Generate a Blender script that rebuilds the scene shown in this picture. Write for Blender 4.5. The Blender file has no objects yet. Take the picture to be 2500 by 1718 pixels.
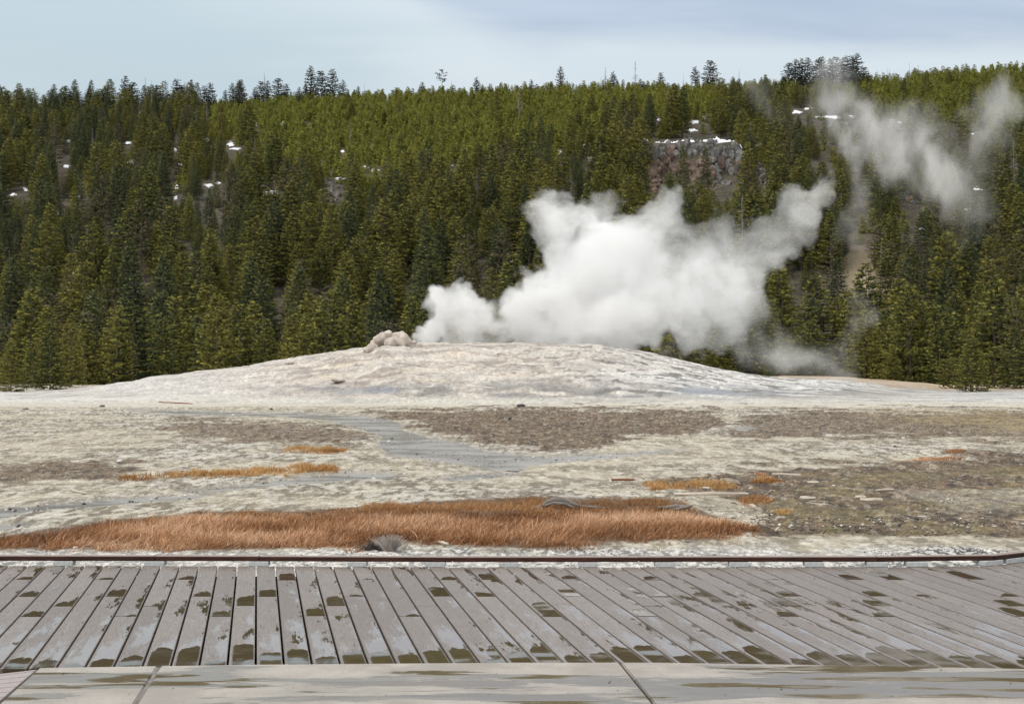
import bpy, bmesh, math, random
import numpy as np
from mathutils import Vector, Matrix

R = math.radians
rng = np.random.default_rng(7)
random.seed(7)
sc = bpy.context.scene
col = sc.collection

# ------------------------------------------------------------------ camera
F = 3760.0            # focal length in photo pixels (photo 2500 x 1718)
CX, HZ = 1250.0, 882.0
CH = 1.6              # eye height above the deck
cam_d = bpy.data.cameras.new('camera')
cam = bpy.data.objects.new('camera', cam_d)
col.objects.link(cam)
cam_d.sensor_width = 36.0
cam_d.lens = F / 2500 * 36
cam_d.clip_start = 0.1
cam_d.clip_end = 6000
cam.location = (0, 0, CH)
cam.rotation_euler = (R(90) + math.atan((HZ - 859) / F), 0, 0)
sc.camera = cam

# ------------------------------------------------------------------ render + colour
sc.render.engine = 'CYCLES'
cy = sc.cycles
cy.use_denoising = True
cy.max_bounces = 22
cy.diffuse_bounces = 3
cy.glossy_bounces = 3
cy.transparent_max_bounces = 8
cy.volume_bounces = 20
cy.volume_step_rate = 1.0
cy.volume_max_steps = 256
cy.use_adaptive_sampling = True
cy.adaptive_threshold = 0.02
sc.view_settings.view_transform = 'Standard'
sc.view_settings.look = 'None'
sc.view_settings.exposure = 0.0
sc.view_settings.gamma = 1.0
sc.view_settings.use_curve_mapping = False

# ------------------------------------------------------------------ world: overcast sky over a Nishita base
SUN_EL, SUN_AZ = R(46), R(225)
w = bpy.data.worlds.new('World')
sc.world = w
w.use_nodes = True


class NT:
    """short helper to wire node trees"""
    def __init__(s, tree):
        s.t = tree
        s.n = tree.nodes
        s.l = tree.links

    def put(s, node, key, v):
        if v is None:
            return
        sock = node.inputs[key]
        if isinstance(v, bpy.types.NodeSocket):
            s.l.new(v, sock)
        elif isinstance(v, (tuple, list)) and sock.type == 'RGBA' and len(v) == 3:
            sock.default_value = (*v, 1)
        else:
            sock.default_value = v

    def node(s, typ, ins=None, **props):
        nd = s.n.new(typ)
        for k, v in props.items():
            setattr(nd, k, v)
        for k, v in (ins or {}).items():
            s.put(nd, k, v)
        return nd

    def math(s, op, a, b=None, c=None, clamp=False):
        nd = s.node('ShaderNodeMath', operation=op, use_clamp=clamp)
        for i, v in enumerate((a, b, c)):
            if v is not None:
                s.put(nd, i, v)
        return nd.outputs[0]

    def vmath(s, op, a, b=None, sc_=None, out=0):
        nd = s.node('ShaderNodeVectorMath', operation=op)
        s.put(nd, 0, a)
        if b is not None:
            s.put(nd, 1, b)
        if sc_ is not None:
            s.put(nd, 'Scale', sc_)
        return nd.outputs[out]

    def noise(s, vec, scale, detail=3, rough=0.55, dist=0.0, out='Fac'):
        nd = s.node('ShaderNodeTexNoise', {'Vector': vec, 'Scale': scale, 'Detail': detail, 'Roughness': rough, 'Distortion': dist})
        return nd.outputs[out]

    def ramp(s, x, a, b, lo=0.0, hi=1.0, smooth=True):
        nd = s.node('ShaderNodeMapRange', {'Value': x, 'From Min': a, 'From Max': b, 'To Min': lo, 'To Max': hi})
        nd.interpolation_type = 'SMOOTHSTEP' if smooth else 'LINEAR'
        return nd.outputs[0]

    def mix(s, f, a, b, mode='MIX'):
        nd = s.node('ShaderNodeMix', data_type='RGBA', blend_type=mode)
        s.put(nd, 0, f)
        s.put(nd, 6, a)
        s.put(nd, 7, b)
        return nd.outputs[2]

    def sep(s, v):
        return s.node('ShaderNodeSeparateXYZ', {0: v}).outputs

    def comb(s, x, y, z):
        return s.node('ShaderNodeCombineXYZ', {0: x, 1: y, 2: z}).outputs[0]


nt = NT(w.node_tree)
bg = w.node_tree.nodes['Background']
sky = nt.node('ShaderNodeTexSky', sky_type='NISHITA', sun_disc=False)
sky.sun_elevation = SUN_EL
sky.sun_rotation = SUN_AZ
sky.dust_density = 2.0
gen = nt.node('ShaderNodeTexCoord').outputs['Generated']
gx, gy, gz = nt.sep(gen)[:3]
gz0 = nt.math('MAXIMUM', gz, 0.0)
flat = nt.math('ADD', gz0, 0.16)
cvec = nt.comb(nt.math('DIVIDE', gx, flat), nt.math('DIVIDE', gy, flat), 0.0)
n1 = nt.noise(nt.vmath('MULTIPLY', cvec, (1.6, 3.2, 0)), 0.9, 4, 0.5, 0.3)
n2 = nt.noise(nt.vmath('MULTIPLY', cvec, (1.3, 2.9, 0)), 1.3, 4, 0.5, 0.4)
# pale cloud low over the ridge, a blue-grey cloud base above it; their border wanders
bnd = nt.ramp(gx, -0.17, 0.03, 0.262, 0.200)
bnd = nt.math('ADD', bnd, nt.math('MULTIPLY', nt.math('SUBTRACT', n1, 0.5), 0.055))
up = nt.ramp(nt.math('SUBTRACT', gz0, bnd), -0.016, 0.014)
low_c = nt.mix(nt.ramp(nt.math('ADD', gx, nt.math('MULTIPLY', nt.math('SUBTRACT', n2, 0.5), 0.25)), -0.20, 0.0), (5.7, 6.85, 7.45), (7.3, 8.1, 8.55))
low_c = nt.mix(nt.ramp(n1, 0.42, 0.62, 0.0, 0.35), low_c, (6.6, 7.5, 8.2))
hi_c = nt.mix(nt.ramp(n2, 0.3, 0.7), (4.5, 5.4, 6.75), (5.5, 6.4, 7.6))
cl = nt.mix(up, low_c, hi_c)
# an overcast sky brightens evenly towards the zenith
zen = nt.math('MULTIPLY_ADD', nt.math('POWER', gz0, 1.2), 1.55, 1.0)
zen = nt.math('SUBTRACT', zen, 0.18)
# higher up the cloud deck is a neutral, slightly warm white
cl = nt.mix(nt.ramp(gz0, 0.22, 0.55), cl, (6.9, 6.85, 6.65))
cl = nt.vmath('SCALE', cl, sc_=zen)
skyc = nt.mix(0.90, sky.outputs[0], cl)
nt.put(bg, 'Color', skyc)
bg.inputs['Strength'].default_value = 0.10

sun_d = bpy.data.lights.new('sun', 'SUN')
sun_d.energy = 1.5
sun_d.angle = R(25)
sun_d.color = (1.0, 0.97, 0.93)
sun = bpy.data.objects.new('sun', sun_d)
col.objects.link(sun)
sdir = Vector((math.sin(SUN_AZ) * math.cos(SUN_EL), math.cos(SUN_AZ) * math.cos(SUN_EL), math.sin(SUN_EL)))
sun.rotation_euler = sdir.to_track_quat('Z', 'Y').to_euler()
sun.location = (0, -20, 60)


# ------------------------------------------------------------------ noise in numpy
def _hash(ix, iy, seed):
    h = (ix.astype(np.int64) * 374761393 + iy.astype(np.int64) * 668265263 + seed * 1442695041) & 0xFFFFFFFF
    h = ((h ^ (h >> 13)) * 1274126177) & 0xFFFFFFFF
    h = h ^ (h >> 16)
    return (h & 0xFFFFFF) / float(0xFFFFFF)


def vnoise(x, y, seed=0):
    x = np.asarray(x, float)
    y = np.asarray(y, float)
    ix, iy = np.floor(x), np.floor(y)
    fx, fy = x - ix, y - iy
    fx = fx * fx * (3 - 2 * fx)
    fy = fy * fy * (3 - 2 * fy)
    a, b = _hash(ix, iy, seed), _hash(ix + 1, iy, seed)
    c, d = _hash(ix, iy + 1, seed), _hash(ix + 1, iy + 1, seed)
    return (a * (1 - fx) + b * fx) * (1 - fy) + (c * (1 - fx) + d * fx) * fy


def fbm(x, y, seed=0, octaves=4, gain=0.5):
    t, amp, tot = 0.0, 1.0, 0.0
    for o in range(octaves):
        t = t + amp * vnoise(x * 2 ** o + 17.3 * o, y * 2 ** o + 5.1 * o, seed + o)
        tot += amp
        amp *= gain
    return t / tot


def sstep(a, b, x):
    t = np.clip((x - a) / (b - a), 0, 1)
    return t * t * (3 - 2 * t)


# ------------------------------------------------------------------ terrain
G0 = -0.18
K = 2500 / 2322.0     # the notes below are in a 2322 wide view of the photo


def D2(pts):
    return [(a * K, b * K) for a, b in pts]


mound_line = np.array(D2([(-120, 905), (0, 893), (170, 884), (300, 867), (345, 857), (400, 851), (450, 841), (545, 833), (600, 822), (650, 813), (700, 806), (735, 799), (790, 791),
                          (838, 785), (850, 775), (868, 768), (890, 770), (915, 767), (935, 774), (965, 777), (1080, 778), (1340, 779), (1400, 787), (1500, 807), (1560, 822), (1640, 839), (1760, 857), (1900, 869), (2040, 886), (2150, 901), (2322, 914), (2500, 925)]))
YC = 88.0


def mound_h(x, y):
    u = x / np.maximum(y, 1) * F + CX
    ys = np.interp(u, mound_line[:, 0], mound_line[:, 1])
    H = np.maximum(0, CH + (HZ - ys) / F * YC - G0)
    t = np.clip((y - 65.5) / (YC - 65.5), 0, 1)
    f = t ** 0.82
    f = f * (1 - 0.10 * t) / 0.90
    t2 = np.clip((y - YC) / 24.0, 0, 1)
    b = 1 - (t2 * t2 * (3 - 2 * t2))
    return H * np.where(y < YC, f, b)


bank_u = np.array([-0.6, -0.33, -0.2, 0.0, 0.12, 0.177, 0.215, 0.27, 0.333, 0.5, 0.8])
bank_z = np.array([-1.7, -1.5, -1.0, -0.4, 0.15, 0.50, 0.44, -0.05, -0.95, -1.5, -1.9])
sky_px = np.array([-900, 0, 215, 430, 645, 750, 900, 1075, 1400, 1830, 1960, 2110, 2260, 2500, 3300.])
sky_gy = np.array([300, 292, 282, 282, 262, 256, 250, 243, 231, 226, 222, 214, 198, 182, 150.])
YR = 480.0


def far_z(x, y):
    u = x / np.maximum(y, 1)
    bz = np.interp(u, bank_u, bank_z)
    g = np.interp(u * F + CX, sky_px, sky_gy)
    zr = CH + (HZ - g) / F * YR
    s = np.clip((y - 150) / (YR - 150), 0, 1.0)
    f = s * (1.10 - 0.10 * s)
    hill = -5 + (zr + 5) * f
    hill = hill + (fbm(x / 55., y / 55., 5, 3) - 0.5) * 7.0 * np.sin(np.pi * np.clip(s, 0, 1))
    hill = hill - np.maximum(0, y - YR) * 0.06
    a = sstep(116, 146, y)
    base = bz * (1 - a) + (-5) * a
    b = sstep(142, 162, y)
    return base * (1 - b) + hill * b


def cliff_add(x, y, z):
    """a ledge with a steep front in the wood right of the middle"""
    px = x / np.maximum(y, 1) * F + CX
    zt = CH + (HZ - 346 + 6 * (fbm(x / 6., y * 0, 31, 2) - 0.5)) / F * y
    inside = sstep(1545, 1575, px) * (1 - sstep(1800, 1840, px))
    yb = 282 + 4 * (fbm(x / 5., y * 0 + 3, 12, 2) - 0.5)
    rise = sstep(yb, yb + 9, y)
    ledge = CH + (HZ - 346) / F * (yb + 9)
    up_ = np.maximum(0, ledge - z) * rise * inside * (1 - sstep(yb + 60, yb + 75, y))
    return z + up_


def near_z(x, y):
    """ground between the deck and the bank"""
    u = x / np.maximum(y, 1)
    bz = np.interp(u, bank_u, bank_z)
    t = sstep(76, 104, y)
    z = G0 * (1 - t) + bz * t
    m = mound_h(x, y)
    return np.maximum(z, G0 + m)


def terr(x, y):
    x = np.asarray(x, float)
    y = np.asarray(y, float)
    n = near_z(x, y)
    f = cliff_add(x, y, far_z(x, y))
    return np.where(y < 116, n, f)


_D = np.concatenate([np.arange(6, 60, 0.05), np.arange(60, 130, 0.1), np.arange(130, 620, 0.5)])


def hit(px, py):
    """the point of the ground seen at a photo pixel"""
    u = (px - CX) / F
    z = terr(u * _D, _D)
    ray = CH + (HZ - py) / F * _D
    k = np.nonzero(z >= ray)[0]
    if len(k) == 0:
        return None
    d = _D[k[0]]
    return Vector((u * d, d, float(z[k[0]])))


def at(px, py, d):
    return Vector(((px - CX) / F * d, d, CH + (HZ - py) / F * d))


def gpt(px, py, z=G0):
    d = (CH - z) * F / (py - HZ)
    return Vector(((px - CX) / F * d, d, z))


# ------------------------------------------------------------------ object helpers
def tag(o, label=None, cat=None, group=None, kind=None):
    if label:
        o['label'] = label
    if cat:
        o['category'] = cat
    if group:
        o['group'] = group
    if kind:
        o['kind'] = kind
    return o


def mesh_np(name, V, Fc, mats=(), smooth=False, attrs=None, midx=None):
    """V (n,3); Fc (m,k) int array (or list of faces)"""
    me = bpy.data.meshes.new(name)
    V = np.asarray(V, np.float32)
    if isinstance(Fc, np.ndarray):
        k = Fc.shape[1]
        m = Fc.shape[0]
        me.vertices.add(len(V))
        me.vertices.foreach_set('co', V.ravel())
        me.loops.add(m * k)
        me.loops.foreach_set('vertex_index', Fc.astype(np.int32).ravel())
        me.polygons.add(m)
        me.polygons.foreach_set('loop_start', np.arange(0, m * k, k, dtype=np.int32))
        me.update(calc_edges=True)
    else:
        me.from_pydata([tuple(map(float, v)) for v in V], [], [tuple(f) for f in Fc])
        me.update()
    if smooth:
        me.polygons.foreach_set('use_smooth', np.ones(len(me.polygons), bool))
    for m_ in mats:
        me.materials.append(m_)
    if midx is not None:
        me.polygons.foreach_set('material_index', np.asarray(midx, np.int32))
    for an, (typ, arr) in (attrs or {}).items():
        a = me.attributes.new(an, typ, 'POINT')
        if typ == 'FLOAT':
            a.data.foreach_set('value', np.asarray(arr, np.float32).ravel())
        elif typ == 'INT':
            a.data.foreach_set('value', np.asarray(arr, np.int32).ravel())
        elif typ == 'FLOAT_VECTOR':
            a.data.foreach_set('vector', np.asarray(arr, np.float32).ravel())
        else:
            a.data.foreach_set('color', np.asarray(arr, np.float32).ravel())
    me.validate()
    return me


def link(name, me, parent=None, loc=None, rz=0, scale=None):
    o = bpy.data.objects.new(name, me)
    col.objects.link(o)
    if parent is not None:
        o.parent = parent
    if loc is not None:
        o.location = loc
    if rz:
        o.rotation_euler = (0, 0, rz)
    if scale is not None:
        o.scale = (scale, scale, scale) if not hasattr(scale, '__len__') else scale
    return o


def new_mat(name):
    m = bpy.data.materials.new(name)
    m.use_nodes = True
    t = NT(m.node_tree)
    b = m.node_tree.nodes['Principled BSDF']
    return m, t, b


def tube(path, radii, sides=6, jitter=0.0, seed=0):
    """verts and quads of a tube along a path"""
    r = random.Random(seed)
    P = [Vector(p) for p in path]
    V, Q = [], []
    for i, p in enumerate(P):
        d = (P[min(i + 1, len(P) - 1)] - P[max(i - 1, 0)]).normalized()
        a = d.cross(Vector((0, 0, 1)))
        if a.length < 1e-3:
            a = d.cross(Vector((0, 1, 0)))
        a.normalize()
        b = d.cross(a)
        for k in range(sides):
            t = 2 * math.pi * k / sides
            rr = radii[i] * (1 + jitter * (r.random() - 0.5))
            V.append(p + (a * math.cos(t) + b * math.sin(t)) * rr)
    for i in range(len(P) - 1):
        for k in range(sides):
            k2 = (k + 1) % sides
            Q.append((i * sides + k, i * sides + k2, (i + 1) * sides + k2, (i + 1) * sides + k))
    Q.append(tuple(range(sides))[::-1])
    Q.append(tuple((len(P) - 1) * sides + k for k in range(sides)))
    return V, Q


# ------------------------------------------------------------------ materials
def mat_ground():
    m, t, b = new_mat('ground')
    ca = t.node('ShaderNodeAttribute', attribute_name='tone').outputs
    ra = t.node('ShaderNodeAttribute', attribute_name='rel').outputs['Fac']
    pos = t.node('ShaderNodeNewGeometry').outputs['Position']
    fine = t.noise(pos, 26, 4, 0.7)
    mid = t.noise(pos, 5.5, 4, 0.65)
    f2 = t.math('ADD', t.math('MULTIPLY', t.math('SUBTRACT', fine, 0.5), 3.0), t.math('MULTIPLY', t.math('SUBTRACT', mid, 0.5), 2.4))
    f3 = t.math('MULTIPLY_ADD', f2, t.math('MULTIPLY_ADD', ra, 0.9, 0.38), 1.0)
    f3 = t.math('MAXIMUM', f3, 0.22)
    c = t.vmath('SCALE', ca['Color'], sc_=f3)
    t.put(b, 'Base Color', c)
    t.put(b, 'Roughness', t.ramp(mid, 0.3, 0.7, 0.65, 0.95))
    b.inputs['Specular IOR Level'].default_value = 0.35
    bp = t.node('ShaderNodeBump', {'Strength': 0.9, 'Distance': 0.05, 'Height': t.math('ADD', fine, t.math('MULTIPLY', mid, 2.0))})
    t.put(b, 'Normal', bp.outputs[0])
    return m


def mat_hill():
    m, t, b = new_mat('hillside_soil')
    pos = t.node('ShaderNodeNewGeometry').outputs['Position']
    n = t.noise(pos, 0.35, 6, 0.7)
    n_ = t.noise(pos, 2.5, 4, 0.7)
    c = t.mix(t.ramp(n, 0.35, 0.65), (0.035, 0.032, 0.018), (0.105, 0.085, 0.055))
    c = t.mix(t.ramp(n_, 0.5, 0.75), c, (0.16, 0.14, 0.125))
    ta = t.node('ShaderNodeAttribute', attribute_name='straw').outputs['Fac']
    c = t.mix(ta, c, t.mix(n_, (0.30, 0.235, 0.14), (0.44, 0.35, 0.23)))
    t.put(b, 'Base Color', c)
    b.inputs['Roughness'].default_value = 0.95
    bp = t.node('ShaderNodeBump', {'Strength': 1.0, 'Distance': 0.4, 'Height': n_})
    t.put(b, 'Normal', bp.outputs[0])
    return m


def mat_simple(name, c1, c2, scale=8, rough=0.85, bump=0.3, dist=0.02, stretch=None, rand=0.0, spec=0.4):
    m, t, b = new_mat(name)
    tc = t.node('ShaderNodeTexCoord').outputs['Object']
    if stretch:
        tc = t.vmath('MULTIPLY', tc, stretch)
    n = t.noise(tc, scale, 5, 0.65)
    c = t.mix(t.ramp(n, 0.35, 0.65), c1, c2)
    if rand:
        rn = t.node('ShaderNodeObjectInfo').outputs['Random']
        c = t.vmath('SCALE', c, sc_=t.math('MULTIPLY_ADD', rn, rand * 2, 1 - rand))
    t.put(b, 'Base Color', c)
    b.inputs['Roughness'].default_value = rough
    b.inputs['Specular IOR Level'].default_value = spec
    if bump:
        bp = t.node('ShaderNodeBump', {'Strength': bump, 'Distance': dist, 'Height': n})
        t.put(b, 'Normal', bp.outputs[0])
    return m


def mat_leaf(name, a, b_, c_, sat=1.0):
    """needles: a dark, b_ mid, c_ bright tint; varies by tree, by clump, from painted inner shade to lit tips, and slowly over the hill"""
    m, t, b = new_mat(name)
    oi = t.node('ShaderNodeObjectInfo').outputs
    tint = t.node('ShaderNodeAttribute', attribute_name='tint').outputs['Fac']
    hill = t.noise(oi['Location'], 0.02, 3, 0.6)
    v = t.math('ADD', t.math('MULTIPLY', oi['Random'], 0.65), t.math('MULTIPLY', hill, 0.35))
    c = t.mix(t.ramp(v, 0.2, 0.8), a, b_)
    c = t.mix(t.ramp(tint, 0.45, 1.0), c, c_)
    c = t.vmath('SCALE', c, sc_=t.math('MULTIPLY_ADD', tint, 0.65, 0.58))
    t.put(b, 'Base Color', c)
    b.inputs['Roughness'].default_value = 0.7
    b.inputs['Specular IOR Level'].default_value = 0.25
    # needles stand all ways: light them like the rounded mass they make up
    oc = t.sep(t.node('ShaderNodeTexCoord').outputs['Object'])
    out_v = t.node('ShaderNodeVectorTransform', {0: t.vmath('NORMALIZE', t.comb(oc[0], oc[1], 0.35))}, vector_type='VECTOR', convert_from='OBJECT', convert_to='WORLD').outputs[0]
    gn = t.node('ShaderNodeNewGeometry').outputs['Normal']
    nn = t.vmath('NORMALIZE', t.vmath('ADD', t.vmath('SCALE', t.vmath('NORMALIZE', out_v), sc_=1.1), t.vmath('SCALE', gn, sc_=0.65)))
    t.put(b, 'Normal', nn)
    tr = t.node('ShaderNodeBsdfTranslucent', {'Color': c})
    mx = t.node('ShaderNodeMixShader', {0: 0.12, 1: b.outputs[0], 2: tr.outputs[0]})
    t.l.new(mx.outputs[0], m.node_tree.nodes['Material Output'].inputs['Surface'])
    return m


def mat_grass(name):
    m, t, b = new_mat(name)
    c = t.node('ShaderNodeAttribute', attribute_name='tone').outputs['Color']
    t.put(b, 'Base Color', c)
    b.inputs['Roughness'].default_value = 0.6
    b.inputs['Specular IOR Level'].default_value = 0.3
    tr = t.node('ShaderNodeBsdfTranslucent', {'Color': c})
    mx = t.node('ShaderNodeMixShader', {0: 0.25, 1: b.outputs[0], 2: tr.outputs[0]})
    t.l.new(mx.outputs[0], m.node_tree.nodes['Material Output'].inputs['Surface'])
    return m


def mat_deck():
    m, t, b = new_mat('wet_composite_deck')
    tc = t.node('ShaderNodeTexCoord').outputs['Object']
    pos = t.node('ShaderNodeNewGeometry').outputs['Position']
    rn = t.node('ShaderNodeObjectInfo').outputs['Random']
    off = t.comb(t.math('MULTIPLY', rn, 37.0), t.math('MULTIPLY', rn, 91.0), 0.0)
    ox, oy, oz = t.sep(tc)[:3]
    lp = t.vmath('ADD', tc, off)
    # embossed wood grain: warped rings, long along the board
    ring = t.noise(t.vmath('MULTIPLY', lp, (9.0, 2.4, 1)), 1.0, 2, 0.5)
    grain = t.math('PINGPONG', t.math('MULTIPLY', ring, 15.0), 0.5)
    gl = t.ramp(grain, 0.05, 0.17)
    fine = t.noise(t.vmath('MULTIPLY', lp, (60, 6, 1)), 1.0, 3, 0.6)
    patch = t.noise(t.vmath('MULTIPLY', lp, (8.0, 3.2, 1)), 1.0, 4, 0.6)
    big = t.noise(pos, 0.55, 3, 0.5)
    # film of water: against the near end of each board, and in long shallow strips on its right side
    endw = t.math('MULTIPLY_ADD', t.noise(off, 1.0, 0), 0.95, -0.30)
    endw = t.math('ADD', endw, t.ramp(t.sep(pos)[1], 8.9, 9.2, 0.10, 0.0))
    wob = t.math('MULTIPLY', t.math('SUBTRACT', patch, 0.5), 0.42)
    bow = t.math('POWER', t.math('ABSOLUTE', t.math('MULTIPLY', t.math('SUBTRACT', ox, 0.078), 15.0)), 3.0)
    wob = t.math('MULTIPLY_ADD', bow, 0.10, wob)
    endm = t.math('SUBTRACT', 1.0, t.ramp(t.math('ADD', oy, wob), t.math('SUBTRACT', endw, 0.015), t.math('ADD', endw, 0.015)))
    edge_in = t.math('MULTIPLY', t.ramp(ox, 0.006, 0.022), t.math('SUBTRACT', 1.0, t.ramp(ox, 0.125, 0.137)))
    endm = t.math('MULTIPLY', endm, edge_in)
    lng = t.noise(t.vmath('MULTIPLY', lp, (9.0, 1.7, 1)), 1.0, 4, 0.6)
    strip = t.math('ADD', lng, t.math('MULTIPLY', t.math('SUBTRACT', ox, 0.07), 2.0))
    strip = t.math('ADD', strip, t.math('MULTIPLY', t.math('SUBTRACT', big, 0.5), 0.9))
    strip = t.math('ADD', strip, t.math('MULTIPLY', t.math('SUBTRACT', fine, 0.5), 0.35))
    stm = t.math('MULTIPLY', t.ramp(strip, 0.645, 0.70), edge_in)
    wet = t.math('MAXIMUM', endm, stm)
    # a thinner bright film, mostly on the nearer half of the boards
    px_, py_, pz_ = t.sep(pos)[:3]
    gln = t.noise(t.vmath('MULTIPLY', lp, (7.0, 1.3, 1)), 1.0, 4, 0.6)
    near = t.math('SUBTRACT', 1.0, t.ramp(py_, 8.3, 10.6))
    glz = t.math('ADD', gln, t.math('ADD', t.math('MULTIPLY', near, 0.20), t.math('MULTIPLY', t.math('SUBTRACT', fine, 0.5), 0.35)))
    glz = t.math('ADD', glz, t.math('MULTIPLY', t.math('SUBTRACT', ox, 0.07), 1.2))
    glz = t.math('MULTIPLY', t.math('MULTIPLY', t.ramp(glz, 0.57, 0.76), edge_in), t.math('SUBTRACT', 1.0, wet))
    base = t.mix(rn, (0.190, 0.156, 0.134), (0.262, 0.222, 0.196))
    base = t.mix(t.math('MULTIPLY', t.math('SUBTRACT', 1.0, gl), 0.55), base, (0.095, 0.075, 0.065))
    base = t.mix(t.ramp(t.noise(t.vmath('MULTIPLY', lp, (12, 3.0, 1)), 1.0, 3, 0.6), 0.5, 0.7, 0.0, 0.4), base, (0.17, 0.14, 0.12))
    base = t.mix(t.ramp(fine, 0.3, 0.7, 0.0, 0.25), base, (0.16, 0.13, 0.115))
    base = t.mix(wet, base, (0.085, 0.062, 0.040))
    base = t.mix(t.math('MULTIPLY', glz, 0.6), base, (0.27, 0.245, 0.225))  # the film's sky reflection is partly painted in as a paler colour
    t.put(b, 'Base Color', base)
    t.put(b, 'Roughness', t.mix(wet, t.mix(glz, t.mix(fine, (0.34,) * 3, (0.48,) * 3), (0.10,) * 3), (0.05,) * 3))
    b.inputs['Specular IOR Level'].default_value = 0.62
    b.inputs['IOR'].default_value = 1.5
    h = t.math('ADD', t.math('MULTIPLY', gl, 0.0012), t.math('MULTIPLY', fine, 0.0008))
    n_dry = t.node('ShaderNodeBump', {'Strength': 1.0, 'Distance': 1.0, 'Height': h}).outputs[0]
    # the film is not level: it heaps up against board ends and sags between joists
    sag = t.math('MULTIPLY', t.noise(t.vmath('MULTIPLY', lp, (2.0, 2.2, 1)), 1.0, 1, 0.4), 0.012)
    geo_n = t.node('ShaderNodeNewGeometry').outputs['Normal']
    n_w = t.node('ShaderNodeBump', {'Strength': 1.0, 'Distance': 1.0, 'Height': sag}).outputs[0]
    n_wet = t.vmath('NORMALIZE', t.vmath('ADD', n_w, (0.0, 0.012, 0.0)))
    n_glz = t.vmath('NORMALIZE', t.vmath('ADD', n_w, (0.0, -0.045, 0.0)))
    nn = t.mix(glz, n_dry, n_glz)
    nn = t.mix(wet, nn, n_wet)
    t.put(b, 'Normal', t.vmath('NORMALIZE', nn))
    return m


def mat_concrete():
    m, t, b = new_mat('wet_concrete')
    pos = t.node('ShaderNodeNewGeometry').outputs['Position']
    px, py, pz = t.sep(pos)[:3]
    n = t.noise(pos, 90, 3, 0.7)
    n2_ = t.ramp(t.noise(pos, 2.2, 6, 0.65), 0.35, 0.65)
    broom = t.noise(t.vmath('MULTIPLY', pos, (5, 90, 1)), 1.0, 3, 0.6)
    wetn = t.noise(t.vmath('MULTIPLY', pos, (0.75, 3.4, 1)), 1.0, 5, 0.6, 0.3)
    band = t.math('SUBTRACT', 1.0, t.ramp(t.math('ABSOLUTE', t.math('SUBTRACT', py, 7.60)), 0.0, 0.75))
    wv = t.math('ADD', wetn, t.math('ADD', t.math('MULTIPLY', band, 0.20), t.math('MULTIPLY', t.ramp(px, -1.2, 2.6), 0.13)))
    wv = t.math('ADD', wv, t.math('MULTIPLY', t.math('SUBTRACT', broom, 0.5), 0.10))
    wet = t.ramp(wv, 0.675, 0.725)
    damp = t.ramp(wv, 0.52, 0.72)
    base = t.mix(n2_, (0.30, 0.272, 0.240), (0.47, 0.430, 0.385))
    base = t.mix(t.ramp(n, 0.35, 0.65, 0.0, 0.5), base, (0.27, 0.235, 0.20))
    base = t.mix(t.math('MULTIPLY', damp, 0.45), base, (0.30, 0.27, 0.225))
    base = t.mix(wet, base, (0.165, 0.130, 0.085))
    t.put(b, 'Base Color', base)
    t.put(b, 'Roughness', t.mix(wet, t.mix(damp, (0.62,) * 3, (0.36,) * 3), (0.06,) * 3))
    b.inputs['Specular IOR Level'].default_value = 0.5
    h = t.math('ADD', t.math('MULTIPLY', n, 0.0012), t.math('MULTIPLY', broom, 0.0016))
    n_dry = t.node('ShaderNodeBump', {'Strength': 1.0, 'Distance': 1.0, 'Height': h}).outputs[0]
    sag = t.math('MULTIPLY', t.noise(t.vmath('MULTIPLY', pos, (0.6, 2.0, 1)), 1.0, 2, 0.5), 0.035)
    n_w = t.node('ShaderNodeBump', {'Strength': 1.0, 'Distance': 1.0, 'Height': sag}).outputs[0]
    t.put(b, 'Normal', t.vmath('NORMALIZE', t.mix(wet, n_dry, n_w)))
    return m


def mat_water():
    m, t, b = new_mat('runoff_water')
    pos = t.node('ShaderNodeNewGeometry').outputs['Position']
    n = t.noise(t.vmath('MULTIPLY', pos, (0.6, 1.0, 1)), 1.2, 4, 0.6)
    n_ = t.noise(pos, 9.0, 3, 0.6)
    t.put(b, 'Base Color', t.mix(t.ramp(n, 0.35, 0.65), (0.33, 0.31, 0.28), (0.17, 0.16, 0.14)))
    t.put(b, 'Roughness', t.ramp(n, 0.35, 0.65, 0.38, 0.16))
    b.inputs['IOR'].default_value = 1.33
    bp = t.node('ShaderNodeBump', {'Strength': 1.0, 'Distance': 0.010, 'Height': n_})
    t.put(b, 'Normal', bp.outputs[0])
    return m


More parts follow.
